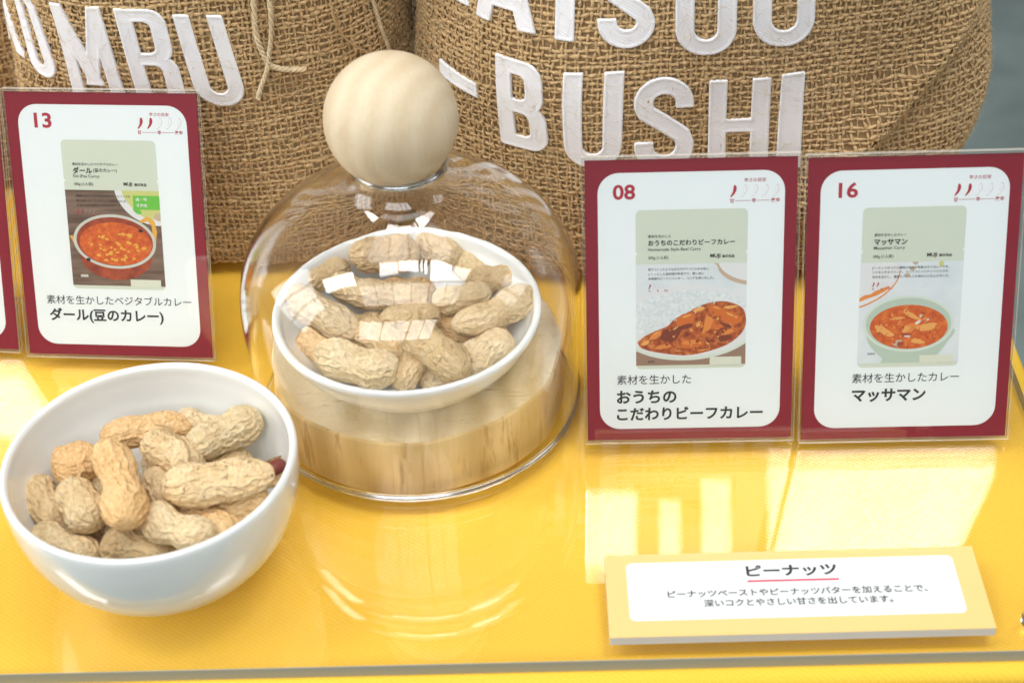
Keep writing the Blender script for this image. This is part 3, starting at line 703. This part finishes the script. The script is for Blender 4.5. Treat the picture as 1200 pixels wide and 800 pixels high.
def hairs(S, u0, u1, v0, v1, n, seed):
    g = np.random.default_rng(seed)
    u = g.uniform(u0, u1, n); v = g.uniform(v0, v1, n); a = g.uniform(0, 6.28, n); L = g.uniform(2.5, 9, n)
    k = np.linspace(0, 1, 5); cur = g.normal(0, .9, n)
    ang = a[:, None]+cur[:, None]*k
    uu = u[:, None]+np.cumsum(np.cos(ang), 1)*L[:, None]/5; vv = np.clip(v[:, None]+np.cumsum(np.sin(ang), 1)*L[:, None]/5, .5, 200)
    off = .6+g.uniform(.1, 2.4, n)[:, None]*np.sin(k*2.6+.2)[None]
    P, Nn = S.at(uu, vv, off)
    return tubes(P, .05, Nn, 3)
def sack_core(S):
    u = np.linspace(S.tab_u[0], S.tab_u[-1], 200)[:-1]; v = np.concatenate([np.linspace(.5, 165, 60), np.linspace(168, 222, 22)])
    P, _ = S.at(u[None, :]*np.ones((len(v), 1)), v[:, None]*np.ones((1, len(u))), -1.2*np.ones((len(v), len(u))))
    n = len(u); V = P.reshape(-1, 3); i, k = np.meshgrid(np.arange(len(v)-1), np.arange(n), indexing='ij')
    Fq = np.stack([i*n+k, i*n+(k+1) % n, (i+1)*n+(k+1) % n, (i+1)*n+k], -1).reshape(-1, 4)
    return V, [list(q) for q in Fq]+[list(range(n-1, -1, -1)), [len(V)-n+q for q in range(n)]]

# block letters as signed distance fields, w x h in mm, stroke t
def sd_box(x, y, x0, x1, y0, y1, r=0.):
    dx = np.maximum(x0+r-x, x-(x1-r)); dy = np.maximum(y0+r-y, y-(y1-r))
    return np.hypot(np.maximum(dx, 0), np.maximum(dy, 0))+np.minimum(np.maximum(dx, dy), 0)-r
def sd_line(x, y, p, q):
    """signed perpendicular distance to the line p->q"""
    dx, dy = q[0]-p[0], q[1]-p[1]; L = math.hypot(dx, dy); return ((x-p[0])*dy-(y-p[1])*dx)/L
def sd_path(x, y, pts):
    d = np.full(x.shape, 1e9)
    for (ax, ay), (bx, by) in zip(pts[:-1], pts[1:]):
        vx, vy = bx-ax, by-ay; q = np.clip(((x-ax)*vx+(y-ay)*vy)/(vx*vx+vy*vy+1e-9), 0, 1)
        d = np.minimum(d, np.hypot(x-ax-q*vx, y-ay-q*vy))
    return d
def letter_sdf(ch, x, y, w, h, t):
    mn, mx = np.minimum, np.maximum
    bar = lambda p, q: np.abs(sd_line(x, y, p, q))-t/2
    lim = sd_box(x, y, -1e3, 1e3, 0, h)
    if ch == '-': return sd_box(x, y, 0, w, 0, h, .3)
    if ch == 'I': return sd_box(x, y, 0, w, 0, h, .4)
    if ch == 'H': return mn(mn(sd_box(x, y, 0, t, 0, h, .4), sd_box(x, y, w-t, w, 0, h, .4)), sd_box(x, y, t*.5, w-t*.5, h*.5-t*.42, h*.5+t*.42))
    if ch == 'T': return mn(sd_box(x, y, w/2-t/2, w/2+t/2, 0, h, .4), sd_box(x, y, 0, w, h-t*.9, h, .4))
    if ch == 'U': return mx(mx(sd_box(x, y, 0, w, 0, h+40, w*.47), -sd_box(x, y, t, w-t, t*.9, h+40, (w-2*t)*.48)), y-h)
    if ch == 'O': return mx(sd_box(x, y, 0, w, 0, h, w*.46), -sd_box(x, y, t, w-t, t*.9, h-t*.9, (w-2*t)*.48))
    if ch == 'B':
        up = mx(sd_box(x, y, -20, w*.97, h*.5-t*.32, h, w*.36), -sd_box(x, y, -20, w*.97-t, h*.5+t*.42, h-t*.85, w*.14))
        lo = mx(sd_box(x, y, -20, w, 0, h*.5+t*.32, w*.38), -sd_box(x, y, -20, w-t, t*.85, h*.5-t*.42, w*.15))
        return mx(mn(mn(up, lo), sd_box(x, y, 0, t, 0, h, .4)), -x)
    if ch == 'S':
        r = (w-t)/2; c = w/2; a = np.linspace(0, 1, 16)
        top = [(w-t/2, h*.70)]+[(w-t/2, h-t/2-r*.95)]+[(c+r*math.cos(math.pi*k), h-t/2-r*.95+r*.95*math.sin(math.pi*k)) for k in a]
        mid = [(t/2, h*.70), (t/2+1.1, h*.63), (c, h*.51), (w-t/2-1.1, h*.38), (w-t/2, h*.30)]
        bot = [(c+r*math.cos(-math.pi*k), t/2+r*.95+r*.95*math.sin(-math.pi*k)) for k in a]+[(t/2, h*.30)]
        d = sd_path(x, y, top+mid+bot)-t/2
        return mx(mx(d, -sd_box(x, y, w-t*1.05, w+9, h*.54, h*.675)), -sd_box(x, y, -9, t*1.05, h*.325, h*.46))
    if ch == 'A':
        d = mn(bar((t*.5, 0), (w/2-.6, h)), bar((w-t*.5, 0), (w/2+.6, h)))
        cr = mx(sd_box(x, y, t*.6, w-t*.6, h*.2, h*.2+t*.8), mx(sd_line(x, y, (t*.5, 0), (w/2, h))*-1, sd_line(x, y, (w-t*.5, 0), (w/2, h))))
        return mx(mx(mn(d, cr), lim), sd_box(x, y, 0, w, -9, h+9))
    if ch == 'M':
        d = mn(sd_box(x, y, 0, t*.95, 0, h, .4), sd_box(x, y, w-t*.95, w, 0, h, .4))
        dg = mx(mn(bar((t*.4, h), (w/2, h*.28)), bar((w-t*.4, h), (w/2, h*.28))), mx(sd_box(x, y, 0, w, h*.2, h), -1e3))
        return mn(d, mx(dg, lim))
    if ch == 'K':
        d = mn(bar((t*.8, h*.40), (w-t*.6, h)), bar((t*1.1, h*.62), (w-t*.5, 0)))
        return mn(sd_box(x, y, 0, t, 0, h, .4), mx(mx(d, lim), sd_box(x, y, t*.4, w, -1, h+1)))
def letter(S, sack, ch, bl, br, tl, t=7.2, step=.55):
    bl, br, tl = (np.array(q, float) for q in (bl, br, tl))
    w = np.linalg.norm(br-bl); h = np.linalg.norm(tl-bl)
    gx = np.arange(-1, w+1+step, step); gy = np.arange(-1, h+1+step, step); X, Y = np.meshgrid(gx, gy, indexing='ij')
    fn = lambda x, y: letter_sdf(ch, x, y, w, h, min(t, w*.36) if ch not in '-I' else t)
    c = fn((X[:-1, :-1]+X[1:, 1:])/2, (Y[:-1, :-1]+Y[1:, 1:])/2) < 0
    nx, ny = X.shape; idx = np.arange(nx*ny).reshape(nx, ny)
    q = np.stack([idx[:-1, :-1], idx[1:, :-1], idx[1:, 1:], idx[:-1, 1:]], -1)[c]
    cnt = np.bincount(q.ravel(), minlength=nx*ny); bd = ((cnt > 0) & (cnt < 4))
    x, y = X.ravel().copy(), Y.ravel().copy()
    for _ in range(3):
        d = fn(x, y); e = .05; dx = (fn(x+e, y)-fn(x-e, y))/(2*e); dy = (fn(x, y+e)-fn(x, y-e))/(2*e); gg = dx*dx+dy*dy+1e-6
        mv = np.clip(d/gg, -.8, .8); x = np.where(bd, x-mv*dx, x); y = np.where(bd, y-mv*dy, y)
    d = fn(x, y)
    rim = np.exp(-((d+.6)/.42)**2)
    st_ = .5+.5*np.sin((x*1.3+y*1.1)*3.4)
    off = 1.12+.36*rim*(.6+.4*st_)
    use = np.unique(q); mp = -np.ones(nx*ny, int); mp[use] = np.arange(len(use))
    q = mp[q]; x, y, off, bdu = x[use], y[use], off[use], bd[use]
    uv = bl[None]+np.outer(x/w, br-bl)+np.outer(y/h, tl-bl)
    P, _ = S.at(uv[:, 0], uv[:, 1], off); P0, _ = S.at(uv[:, 0], uv[:, 1], np.full(len(off), .1))
    # skirt down to the cloth
    edges = {}
    for f in q:
        for a, b in zip(f, np.roll(f, -1)):
            k = (min(a, b), max(a, b)); edges[k] = None if k in edges else (a, b)
    n = len(x); sk = [(b, a, a+n, b+n) for e_ in edges.values() if e_ for a, b in [e_]]
    V = np.concatenate([P, P0]); Fq = np.concatenate([q, np.array(sk)])
    used = np.unique(Fq); m2 = -np.ones(len(V), int); m2[used] = np.arange(len(used))
    UV = np.concatenate([np.stack([x, y], -1)]*2)[used]
    return mesh('letter', V[used], np.ascontiguousarray(m2[Fq]), M_SATIN, sack, uv=UV)
def twine(S, sack, pts, rad, off=1.6, mat=None, name='twine'):
    p = smooth_prof(pts, 8)
    P, Nn = S.at(p[:, 0], p[:, 1], np.full(len(p), off))
    a = np.linspace(0, len(p)*.9, len(p)); t = np.gradient(P, axis=0); t /= np.linalg.norm(t, axis=1, keepdims=True); b = np.cross(t, Nn)
    st = [P+rad*.55*(np.cos(a+k)[:, None]*b+np.sin(a+k)[:, None]*Nn) for k in (0, 2.1, 4.2)]
    v, f = tubes(np.array(st), rad*.62, None, 6); return mesh(name, v, f, mat or M_JUTE_LIGHT, sack)
def sack(S, label, urange, vmax, seed, nh):
    t = thing('burlap_sack', label, 'sack', (0, 0, 0), (0, 0, 0), 'burlap sacks behind the cards')
    t.location = (S.X0*MM, S.Y0*MM, 0.0001)
    inv = np.array([S.X0, S.Y0, 0.])
    keep = []
    def put(name, v, f, mat): keep.append(mesh(name, v-inv, f, mat, t)); return keep[-1]
    V, Fq = sack_core(S); put('sack_lining', V, Fq, M_LINING)
    v, f = weave(S, *urange, .5, vmax, seed); put('woven_cloth', v, f, M_JUTE)
    v, f = hairs(S, urange[0], urange[1], 2, vmax, nh, seed+5); o = put('loose_fibres', v, f, M_JUTE_LIGHT); o['kind'] = 'stuff'
    return t
class Shift:
    """surface of a sack in the sack's own frame"""
    def __init__(s, S): s.S = S
    def at(s, u, v, off):
        P, n = s.S.at(u, v, off); return P-np.array([s.S.X0, s.S.Y0, 0.]), n

RS = Sack(83, 640, 119, 87, 0.0, fold=(84, 77, .70, .715, 5.), seed=1.0, bulges=((-152, 22, 17, 34, 34), (-128, 40, -3.5, 9, 40), (60, 20, 4, 30, 18)))
LS = Sack(-121, 657, 86, 80, 0.06, seed=2.4, bulges=((112, 20, 15, 34, 34), (88, 45, -3, 8, 40), (-70, 15, 5, 25, 20)))
TS = Sack(-262, 728, 80, 80, 0, seed=4)
sr = sack(RS, 'large burlap sack lettered -BUSHI in white on its lower row, behind card 08', (-200, 235), 172, 21, 5200)
sl = sack(LS, 'burlap sack with white letters ending in UMBU and a hanging twine, behind card 13', (-150, 165), 172, 22, 4000)
stt = sack(TS, 'dim burlap sack without lettering, at the top left corner of the photo', (-120, 140), 172, 23, 500)
RSh, LSh = Shift(RS), Shift(LS)
BASE2, TOP = 113., 150.
for ch, bl, br, tl in (('K', (-129, 117), (-102, 117.5), (-132, 153)), ('A', (-97.5, 115.5), (-70, 114), (-101, 151)), ('T', (-69.5, 113.5), (-48.5, 111.5), (-72, 149)), ('S', (-47, 109.5), (-25, 109.5), (-49, 145)), ('U', (-17.5, 106), (5.5, 105.5), (-18.5, 143)), ('O', (11.5, 108), (36, 107), (10.5, 144)),
                       ('-', (-118, 83), (-96, 80.5), (-119, 89)), ('B', (-86, 63.3), (-65, 62), (-87, 103)), ('U', (-59, 57.5), (-37, 58), (-58.5, 99.8)), ('S', (-32, 55.5), (-9, 54.5), (-33, 97.2)), ('H', (-3, 52.3), (21, 52.7), (-4, 94.3)), ('I', (24, 53.8), (33.3, 54), (24, 95.5))):
    o = letter(RSh, sr, ch, bl, br, tl)
for ch, bl, br, tl in (('K', (-109, 90), (-82.5, 91), (-119, 126)), ('O', (-77, 87), (-61.5, 87), (-87.5, 122)), ('M', (-55, 79), (-31, 81), (-59.5, 121.5)), ('B', (-26, 81.5), (-7, 80.5), (-30, 123)), ('U', (-3, 80.8), (16, 78.6), (-8.3, 119.3))):
    o = letter(LSh, sl, ch, bl, br, tl, t=6.2)
twine(LSh, sl, [(23, 135), (24, 123), (23, 109), (24.6, 100), (27, 95), (33, 92.5), (40, 91.5)], 1.15, 2.5)
twine(LSh, sl, [(29.5, 135), (30, 122), (29, 110), (26.5, 100), (24.5, 93), (21, 86), (19.4, 82)], 1.05, 3.3)
twine(LSh, sl, [(53, 128), (53.5, 117), (54, 108), (58, 99), (68, 89), (76, 82)], .5, 1.9, M_JUTE)
twine(LSh, sl, [(71, 122), (73, 110), (75, 98), (78, 87), (80, 80), (81, 70)], .8, 2.2)

# ------------------------------------------------------------------ bowls
def bowl(label, x, y, z, outer, inner):
    t = thing('porcelain_bowl', label, 'bowl', (x, y, z))
    prof = np.concatenate([smooth_prof(outer, 10), smooth_prof(inner, 10)])
    v, f = lathe(prof, 160); mesh('bowl_body', v, f, M_CERAMIC, t)
    return t
FB = (-121.0, 408.0, 0.05)
bowl('open white porcelain bowl of peanuts in the front left corner', *FB,
     [(.01, 1.6), (18, 1.5), (20.5, .2), (22.5, 0), (24.2, .6), (26.5, 2.2), (32, 6.2), (37.6, 11.5), (42.6, 18.5), (46.0, 26.5), (48.0, 35.5), (48.7, 43), (48.6, 47.0), (47.7, 48.3)],
     [(46.6, 48.0), (45.9, 46.6), (45.6, 42), (44.6, 34), (42.2, 26), (38.2, 18.5), (32, 11.5), (24, 6.6), (12, 4.3), (.01, 4.0)])
DB = (-37.5, 480.0, 25.85)
bowl('shallow white porcelain bowl of peanuts under the glass cloche', *DB,
     [(.01, 1.2), (26, 1.2), (27.5, .1), (29.5, 0), (31.0, .6), (35.5, 4.4), (40.5, 9.6), (44.8, 15.2), (47.9, 21), (48.7, 23.2), (48.4, 24.4), (47.6, 24.9)],
     [(46.6, 24.6), (45.8, 23.6), (44.4, 20), (41.5, 15.4), (37, 10.6), (31, 6.4), (22, 3.9), (.01, 3.3)])

# ------------------------------------------------------------------ peanuts
def peanut_geo(L, r, seed, lobes=2, bend=0.0, waist=.2, nu=120, nt=120):
    g = np.random.default_rng(seed)
    t = np.linspace(-1, 1, nt)
    sh = g.uniform(-.08, .08); fat = g.uniform(-.10, .10)
    env = np.clip(1-np.abs(t)**g.uniform(3.2, 4.2), 0, 1)**.5
    if lobes == 2: rad = env*(1-waist*np.exp(-((t-sh)/.34)**2)+fat*t)
    elif lobes == 3: rad = env*(1-waist*(np.exp(-((t-.33)/.17)**2)+np.exp(-((t+.33)/.17)**2)))
    else: rad = np.clip(1-np.abs(t)**2.3, 0, 1)**.5*(1+fat*t)
    beak = g.uniform(.02, .08)
    rad = rad+beak*np.exp(-((t-.97)/.06)**2)*(t < .995)
    rad[0] = rad[-1] = .004
    u = np.linspace(0, 2*np.pi, nu, endpoint=False)
    T, Um = np.meshgrid(t, u, indexing='ij')
    nr = 13
    ph = g.uniform(0, 6.28, 8)
    wig = .20*np.sin(5*T+ph[0]+Um)+.13*np.sin(11*T+ph[1]+2*Um)+.10*np.sin(17*T+ph[2]-3*Um)
    a = Um*nr/(2*np.pi)+wig; cell = np.floor(a+.5); da = a-cell
    ridge = np.exp(-(da/.15)**2)
    fr = 3.8+g.uniform(-.4, .4)
    cc = np.floor(a); offs = np.mod(np.sin(cc*12.9898+seed)*43758.5453, 1)
    b = T*fr+offs+.16*np.sin(9*T+ph[3]+3*Um)+.25*(a-cc-.5)*np.sign(np.sin(cc*3.7+seed)); db = b-np.round(b)
    cross = np.exp(-(db/.13)**2)*np.clip(1-np.exp(-(da/.10)**2), 0, 1)
    h = np.maximum(ridge, .6*cross)
    lump = .9*np.sin(2*Um+ph[4]+2*T)+.7*np.sin(3*Um-4*T+ph[5])+.5*np.sin(Um+7*T+ph[6])
    fine = sum(np.sin(p_*T*L*.16+round(q_)*Um+o_) for p_, q_, o_ in g.normal(0, 1, (14, 3))*[9, 11, 3])/2.6
    mod = .65+.35*np.sin(3*T+2*Um+ph[7])
    endf = np.clip((1-np.abs(T))*9, .25, 1)
    RR = r*rad[:, None]*(1+.035*lump)+(.112*r*h*mod-.055*r+.008*r*fine)*endf
    RR = np.maximum(RR, .003)
    seam = np.exp(-((np.mod(Um+np.pi, 2*np.pi)-np.pi)/.10)**2)
    RR = RR+.035*r*seam*endf
    x = T*L/2; yy = RR*np.cos(Um)*1.03; zz = RR*np.sin(Um)*.96
    yy = yy+bend*r*(T**2-.35)+.05*r*np.sin(3*T+ph[0])
    v = np.stack([x, yy, zz], -1).reshape(-1, 3)
    i, k = np.meshgrid(np.arange(nt-1), np.arange(nu), indexing='ij')
    f = np.stack([i*nu+k, (i+1)*nu+k, (i+1)*nu+(k+1) % nu, i*nu+(k+1) % nu], -1).reshape(-1, 4)[:, ::-1]
    return v, np.ascontiguousarray(f)
def peanut(label, a, b, r, seed, group, lobes=2, bend=0., waist=.2, roll=None, geo=None):
    a, b = np.array(a, float), np.array(b, float); c = (a+b)/2; L = np.linalg.norm(b-a)
    v, f = peanut_geo(L, r*1.06, seed, lobes, bend, waist) if geo is None else geo
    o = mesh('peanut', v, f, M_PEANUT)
    xa = (b-a)/L; up = np.array([0, 0, 1.]); ya = np.cross(up, xa); ya /= np.linalg.norm(ya); za = np.cross(xa, ya)
    m = Matrix(((xa[0], ya[0], za[0], 0), (xa[1], ya[1], za[1], 0), (xa[2], ya[2], za[2], 0), (0, 0, 0, 1)))
    ro = random.Random(seed).uniform(-1.2, 1.2) if roll is None else roll
    o.matrix_world = Matrix.Translation(Vector(c*MM)) @ m @ Matrix.Rotation(ro, 4, 'X')
    q = random.Random(seed*3+1); k = q.uniform(.86, 1.0); gg = q.uniform(.95, 1.0); o.color = (k, k*gg, k*gg**1.8*q.uniform(.94, 1.0), 1)
    return tag(o, label, 'peanut', group)
GF = 'peanuts in the open front bowl'; GD = 'peanuts in the bowl under glass'
FRONT = [
 ('long pale peanut lying along the back of the pile in the open bowl', (-142.5, 431.6, 36.0), (-111.4, 436.9, 35.0), 6.0, 2, -.15, .12),
 ('thick peanut topmost at the right rear of the pile in the open bowl', (-112.8, 424.2, 34.0), (-86.5, 436.8, 38.0), 7.1, 2, .2, .16),
 ('largest peanut in the open bowl, long with black scuff marks, right of the centre', (-116.4, 400.0, 40.0), (-79.6, 407.6, 38.0), 7.2, 2, .12, .10),
 ('orange-tinged peanut with a pinched waist on end at the centre of the open bowl', (-135.2, 417.6, 45.0), (-123.0, 381.0, 42.0), 7.6, 2, -.42, .26),
 ('peanut with a dry stalk fibre across it, behind the pinched central peanut', (-127.1, 429.2, 36.0), (-106.1, 417.6, 33.0), 7.0, 2, .1, .1),
 ('round single-seeded tan peanut at the left rear of the pile in the open bowl', (-157.0, 418.8, 32.0), (-140.6, 423.8, 34.0), 7.4, 1, 0, 0),
 ('short stubby peanut just left of the pinched central one', (-149.4, 408.0, 37.0), (-137.2, 391.2, 33.0), 7.0, 2, .1, .14),
 ('slim peanut leaning on the left wall of the open bowl', (-165.6, 419.4, 28.5), (-150.3, 398.0, 25.0), 6.4, 2, .35, .20),
 ('ridged peanut lowest at the front left rim of the open bowl', (-161.0, 395.8, 26.0), (-136.6, 386.2, 23.5), 6.4, 2, -.1, .12),
 ('peanut touching the front rim of the open bowl at the middle', (-136.0, 388.0, 29.0), (-114.0, 384.4, 24.5), 6.2, 2, -.2, .14),
 ('creased peanut at the front right of the pile in the open bowl', (-121.8, 391.8, 36.0), (-98.6, 384.9, 31.0), 6.7, 2, .35, .24),
 ('peanut half hidden under the large scuffed one, toward the front rim', (-113.6, 404.0, 29.0), (-92.6, 390.4, 26.0), 6.6, 2, 0, .14),
 ('small peanut tucked against the right wall below the large scuffed one', (-100.8, 398.6, 26.0), (-82.6, 407.0, 28.6), 5.6, 2, 0, .15),
 ('peanut wedged between the pinched central one and the large scuffed one', (-124.4, 418.2, 31.5), (-112.4, 398.8, 28.0), 6.0, 2, 0, .14),
 ('dark brown peanut deep in the gap at the front left of the open bowl', (-152.9, 405.6, 20.0), (-132.5, 392.0, 19.0), 6.2, 2, 0, .14),
 ('peanut deep under the centre of the pile in the open bowl', (-134.4, 399.6, 21.0), (-113.4, 388.4, 20.0), 5.8, 2, 0, .14),
 ('peanut showing only its tip between the two at the back of the open bowl', (-118.5, 442.0, 33.0), (-96.0, 434.4, 33.0), 5.4, 2, 0, .14),
 ('peanut seen in the gap below the pinched central one', (-131.0, 414.0, 25.0), (-135.0, 392.4, 23.0), 5.4, 2, 0, .14),
 ('peanut seen between the round tan one and the stubby one in the open bowl', (-145.1, 424.4, 26.0), (-135.0, 406.0, 25.0), 5.2, 2, 0, .14),
 ('peanut lying under the thick right rear one', (-112.8, 416.0, 25.0), (-91.0, 429.0, 27.0), 5.8, 2, 0, .14),
]
for i, (lb, a, b, r, lo, be, wa) in enumerate(FRONT):
    a = (a[0]-1, a[1], a[2]); b = (b[0]-1, b[1], b[2])
    o = peanut(lb, a, b, r, 11+i*7, GF, lo, be, wa)
    if i == 2: o.color = (1, .98, .92, .25)      # scuffed
    if i == 3: o.color = (1.0, .91, .78, 1)     # orange tinge
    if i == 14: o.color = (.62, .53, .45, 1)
    if i == 5: o.color = (.95, .87, .76, 1)
    if i == 4:      # dry stalk fibre
        tw = np.array([[(-9, 3.4, 6.2), (-5, 4.6, 6.3), (0, 2.8, 7.0), (5, 1.2, 7.2), (8.5, -1.4, 6.2), (10.6, -4.8, 3.4)]]); tw = smooth_prof(tw[0], 6)[None]
        fb = mesh('stalk_fibre', *tubes(tw, .32, sides=6), M_FIBRE, o)
        fb.rotation_euler = (-random.Random(11+i*7).uniform(-1.2, 1.2), 0, 0)
# dark hidden bottom layer
for i, (lb, a, b) in enumerate((('buried peanut at the very bottom left of the open bowl', (-147, 414, 13), (-126, 424, 13)), ('buried peanut at the very bottom right of the open bowl', (-116, 404, 12), (-98, 418, 14)), ('buried peanut at the bottom front of the open bowl', (-140, 392, 14), (-118, 386, 16)), ('buried peanut at the bottom rear of the open bowl', (-125, 432, 20), (-103, 426, 20)), ('buried peanut in the gap right behind the pinched central one', (-129, 429, 27), (-112, 421, 27)), ('buried peanut at the right wall under the broken shell', (-94, 416, 22), (-83, 402, 22)), ('buried peanut at the left wall behind the slim leaning one', (-158, 420, 20), (-148, 404, 18)))):
    peanut(lb, a, b, 6.0, 300+i, GF)
# broken shell with its red seed
bk = thing('broken_peanut', 'broken shell with a dark red seed, at the right wall of the open bowl', 'peanut', (-82.0, 417.6, 30.2), (0, .15, .9), GF)
v, f = peanut_geo(19, 5.2, 77, 1); sel = v[f].mean(1)
v2 = v.copy(); half = f[sel[:, 2] < 1.2]
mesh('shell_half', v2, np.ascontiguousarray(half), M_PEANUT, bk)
v, f = lathe(smooth_prof([(.01, -4), (1.7, -3.4), (2.5, -1.4), (2.6, .8), (1.9, 3.0), (.01, 4)], 8), 40); sd = mesh('seed', v, f, M_SEED, bk); sd.rotation_euler = (0, math.pi/2, 0); sd.location = (0, 0, .0012)

DOME = [
 ('knobbly peanut at the left rear of the bowl under glass', (-78.4, 504.4, 44.0), (-61.0, 515.6, 45.0), 6.0, 2, 0, .12),
 ('peanut second from the left at the rear of the bowl under glass', (-67.4, 504.4, 45.0), (-47.0, 494.6, 44.5), 5.8, 2, .1, .14),
 ('longest peanut in the bowl under glass, sloping down the left side', (-83.2, 498.0, 46.0), (-55.0, 470.2, 46.0), 7.4, 2, .12, .10),
 ('small round-ended peanut below the longest one, at the left wall under glass', (-77.6, 477.6, 41.0), (-64.5, 467.0, 39.5), 5.4, 2, 0, .1),
 ('fat peanut at the front left of the bowl under glass, with two swollen lobes', (-70.2, 459.9, 47.0), (-40.4, 451.5, 44.0), 7.4, 2, .22, .20),
 ('peanut leaning at the centre of the bowl under glass behind the front pair', (-57.0, 478.2, 45.0), (-36.6, 461.0, 42.5), 6.6, 2, 0, .12),
 ('peanut standing on end at the front middle of the bowl under glass', (-41.6, 449.6, 39.0), (-31.6, 463.6, 44.4), 5.6, 2, 0, .1),
 ('big smooth peanut lying diagonally on top, centre right of the bowl under glass', (-38.2, 468.6, 51.0), (-16.2, 446.4, 46.5), 7.6, 2, -.15, .14),
 ('peanut mostly hidden at the front rim under the diagonal one', (-33.6, 455.6, 36.0), (-18.6, 457.8, 37.0), 5.2, 2, 0, .14),
 ('creased peanut at the front right wall of the bowl under glass', (-18.8, 455.2, 42.6), (-.6, 470.4, 43.0), 6.4, 2, -.2, .14),
 ('long peanut with a curled tip resting high on the right rim under glass', (-20.6, 468.4, 48.4), (9.2, 488.4, 48.0), 6.6, 2, .12, .22),
 ('peanut lying crosswise in the middle row of the bowl under glass', (-61.2, 498.6, 44.5), (-29.4, 492.6, 44.5), 6.2, 2, 0, .14),
 ('peanut right behind the leaning central one under glass', (-48.2, 478.2, 45.0), (-25.4, 480.6, 46.0), 6.2, 2, 0, .12),
 ('peanut tucked beneath the long curled-tip one', (-20.4, 476.8, 39.0), (-2.0, 481.8, 39.5), 5.4, 2, 0, .14),
 ('peanut alone at the right rear wall of the bowl under glass', (-14.6, 503.6, 43.0), (3.6, 505.6, 44.0), 5.8, 2, 0, .12),
 ('large peanut at the very back of the bowl under glass', (-60.6, 515.9, 49.0), (-33.4, 515.1, 49.0), 6.9, 2, .1, .16),
 ('peanut at the back right of the large rear one under glass', (-35.6, 525.4, 46.0), (-17.8, 516.2, 45.5), 6.2, 2, 0, .12),
 ('short peanut at the back right corner of the pile under glass', (-21.4, 525.4, 42.5), (-11.4, 508.2, 42.0), 5.6, 2, 0, .12),
 ('peanut to the right of the crosswise one in the middle row under glass', (-28.6, 487.2, 46.0), (-7.0, 493.2, 46.0), 6.0, 2, 0, .12),
]
for i, (lb, a, b, r, lo, be, wa) in enumerate(DOME):
    a = (a[0], a[1], a[2]-1.2); b = (b[0], b[1], b[2]-1.2)
    o = peanut(lb, a, b, r*.97, 511+i*5, GD, lo, be, wa); o.color = (o.color[0]*1.02, o.color[1]*1.02, o.color[2]*1.03, 1)
for i, (lb, a, b) in enumerate((('buried peanut at the left of the bowl under glass', (-66, 486, 37), (-46, 486, 36)), ('buried peanut at the front of the bowl under glass', (-52, 464, 36), (-32, 468, 36)), ('buried peanut at the right of the bowl under glass', (-30, 486, 36), (-8, 470, 37)), ('buried peanut at the rear of the bowl under glass', (-50, 508, 37), (-28, 504, 37)))):
    peanut(lb, a, b, 6.0, 700+i, GD)

# ------------------------------------------------------------------ wooden disc and glass cloche
ds = thing('wooden_disc', 'thick round slab of pale wood under the glass cloche, carrying the shallow bowl', 'wooden stand', (-36.6, 489.2, 0.05))
a = np.linspace(0, 2*np.pi, 192, endpoint=False)
def disc_r(a): return 54.9+.6*np.sin(3*a+1)+.4*np.sin(7*a)+.2*np.sin(13*a+2)
rg = [(0.0, 25.72, 0), (.5, 25.72, 0), (.985, 25.72, 0), (1.0, 25.0, 0), (1.0, 1.4, 1), (.985, .1, 1), (0.0, .1, 1)]
V = []; 
for q, z, _ in rg: V += [(disc_r(t)*q*math.cos(t), disc_r(t)*q*math.sin(t), z) for t in a]
Fq, Mi = [], []
for i in range(len(rg)-1):
    for k in range(192):
        Fq.append((i*192+k, (i+1)*192+k, (i+1)*192+(k+1) % 192, i*192+(k+1) % 192)); Mi.append(0 if i < 2 else 1)
mesh('wood_slab', V, Fq, [M_DISC_TOP, M_DISC_SIDE], ds, midx=Mi)
for p_ in ds.children[0].data.polygons:
    p_.use_smooth = abs(p_.normal.z) < .5

dm = thing('glass_cloche', 'clear glass cloche with a round wooden knob covering the bowl on the wooden slab', 'cloche', (-36.4, 491.3, 0.05))
outp = smooth_prof([(61.4, 1.3), (61.3, 6), (61.6, 20), (62.3, 34), (62.7, 47), (61.4, 58), (58.2, 67), (52.8, 75), (45, 82), (37, 87), (30, 90.4), (24.4, 93.2), (20.2, 96.0), (17.8, 99), (16.9, 101.4), (16.8, 103.6)], 8)
tn = np.gradient(outp, axis=0); tn /= np.linalg.norm(tn, axis=1, keepdims=True)
inn = outp-1.9*np.stack([tn[:, 1], -tn[:, 0]], -1)
prof = np.concatenate([outp, inn[::-1]])
v, f = lathe(prof, 192); mesh('glass_bell', v, f, M_GLASS, dm)
a_ = np.linspace(0, 2*np.pi, 20, endpoint=False)
v, f = lathe(np.stack([60.4+1.75*np.cos(a_), 1.7+1.6*np.sin(a_)], -1), 192, True); mesh('rolled_rim', v, f, M_RIM, dm)
v, f = lathe(np.stack([16.0+1.15*np.cos(a_), 104.1+1.15*np.sin(a_)], -1), 128, True); mesh('neck_collar', v, f, M_RIM, dm)
kn = [(.01, 98.72)]
sp = [(23.1*math.sin(t), 121.8-23.1*math.cos(t)) for t in np.linspace(.06, math.pi-.002, 70)]
v, f = lathe(np.array(kn+sp), 128); kb = mesh('wooden_knob', v, f, M_KNOB, dm); kb.location = (-.0016, 0, 0)
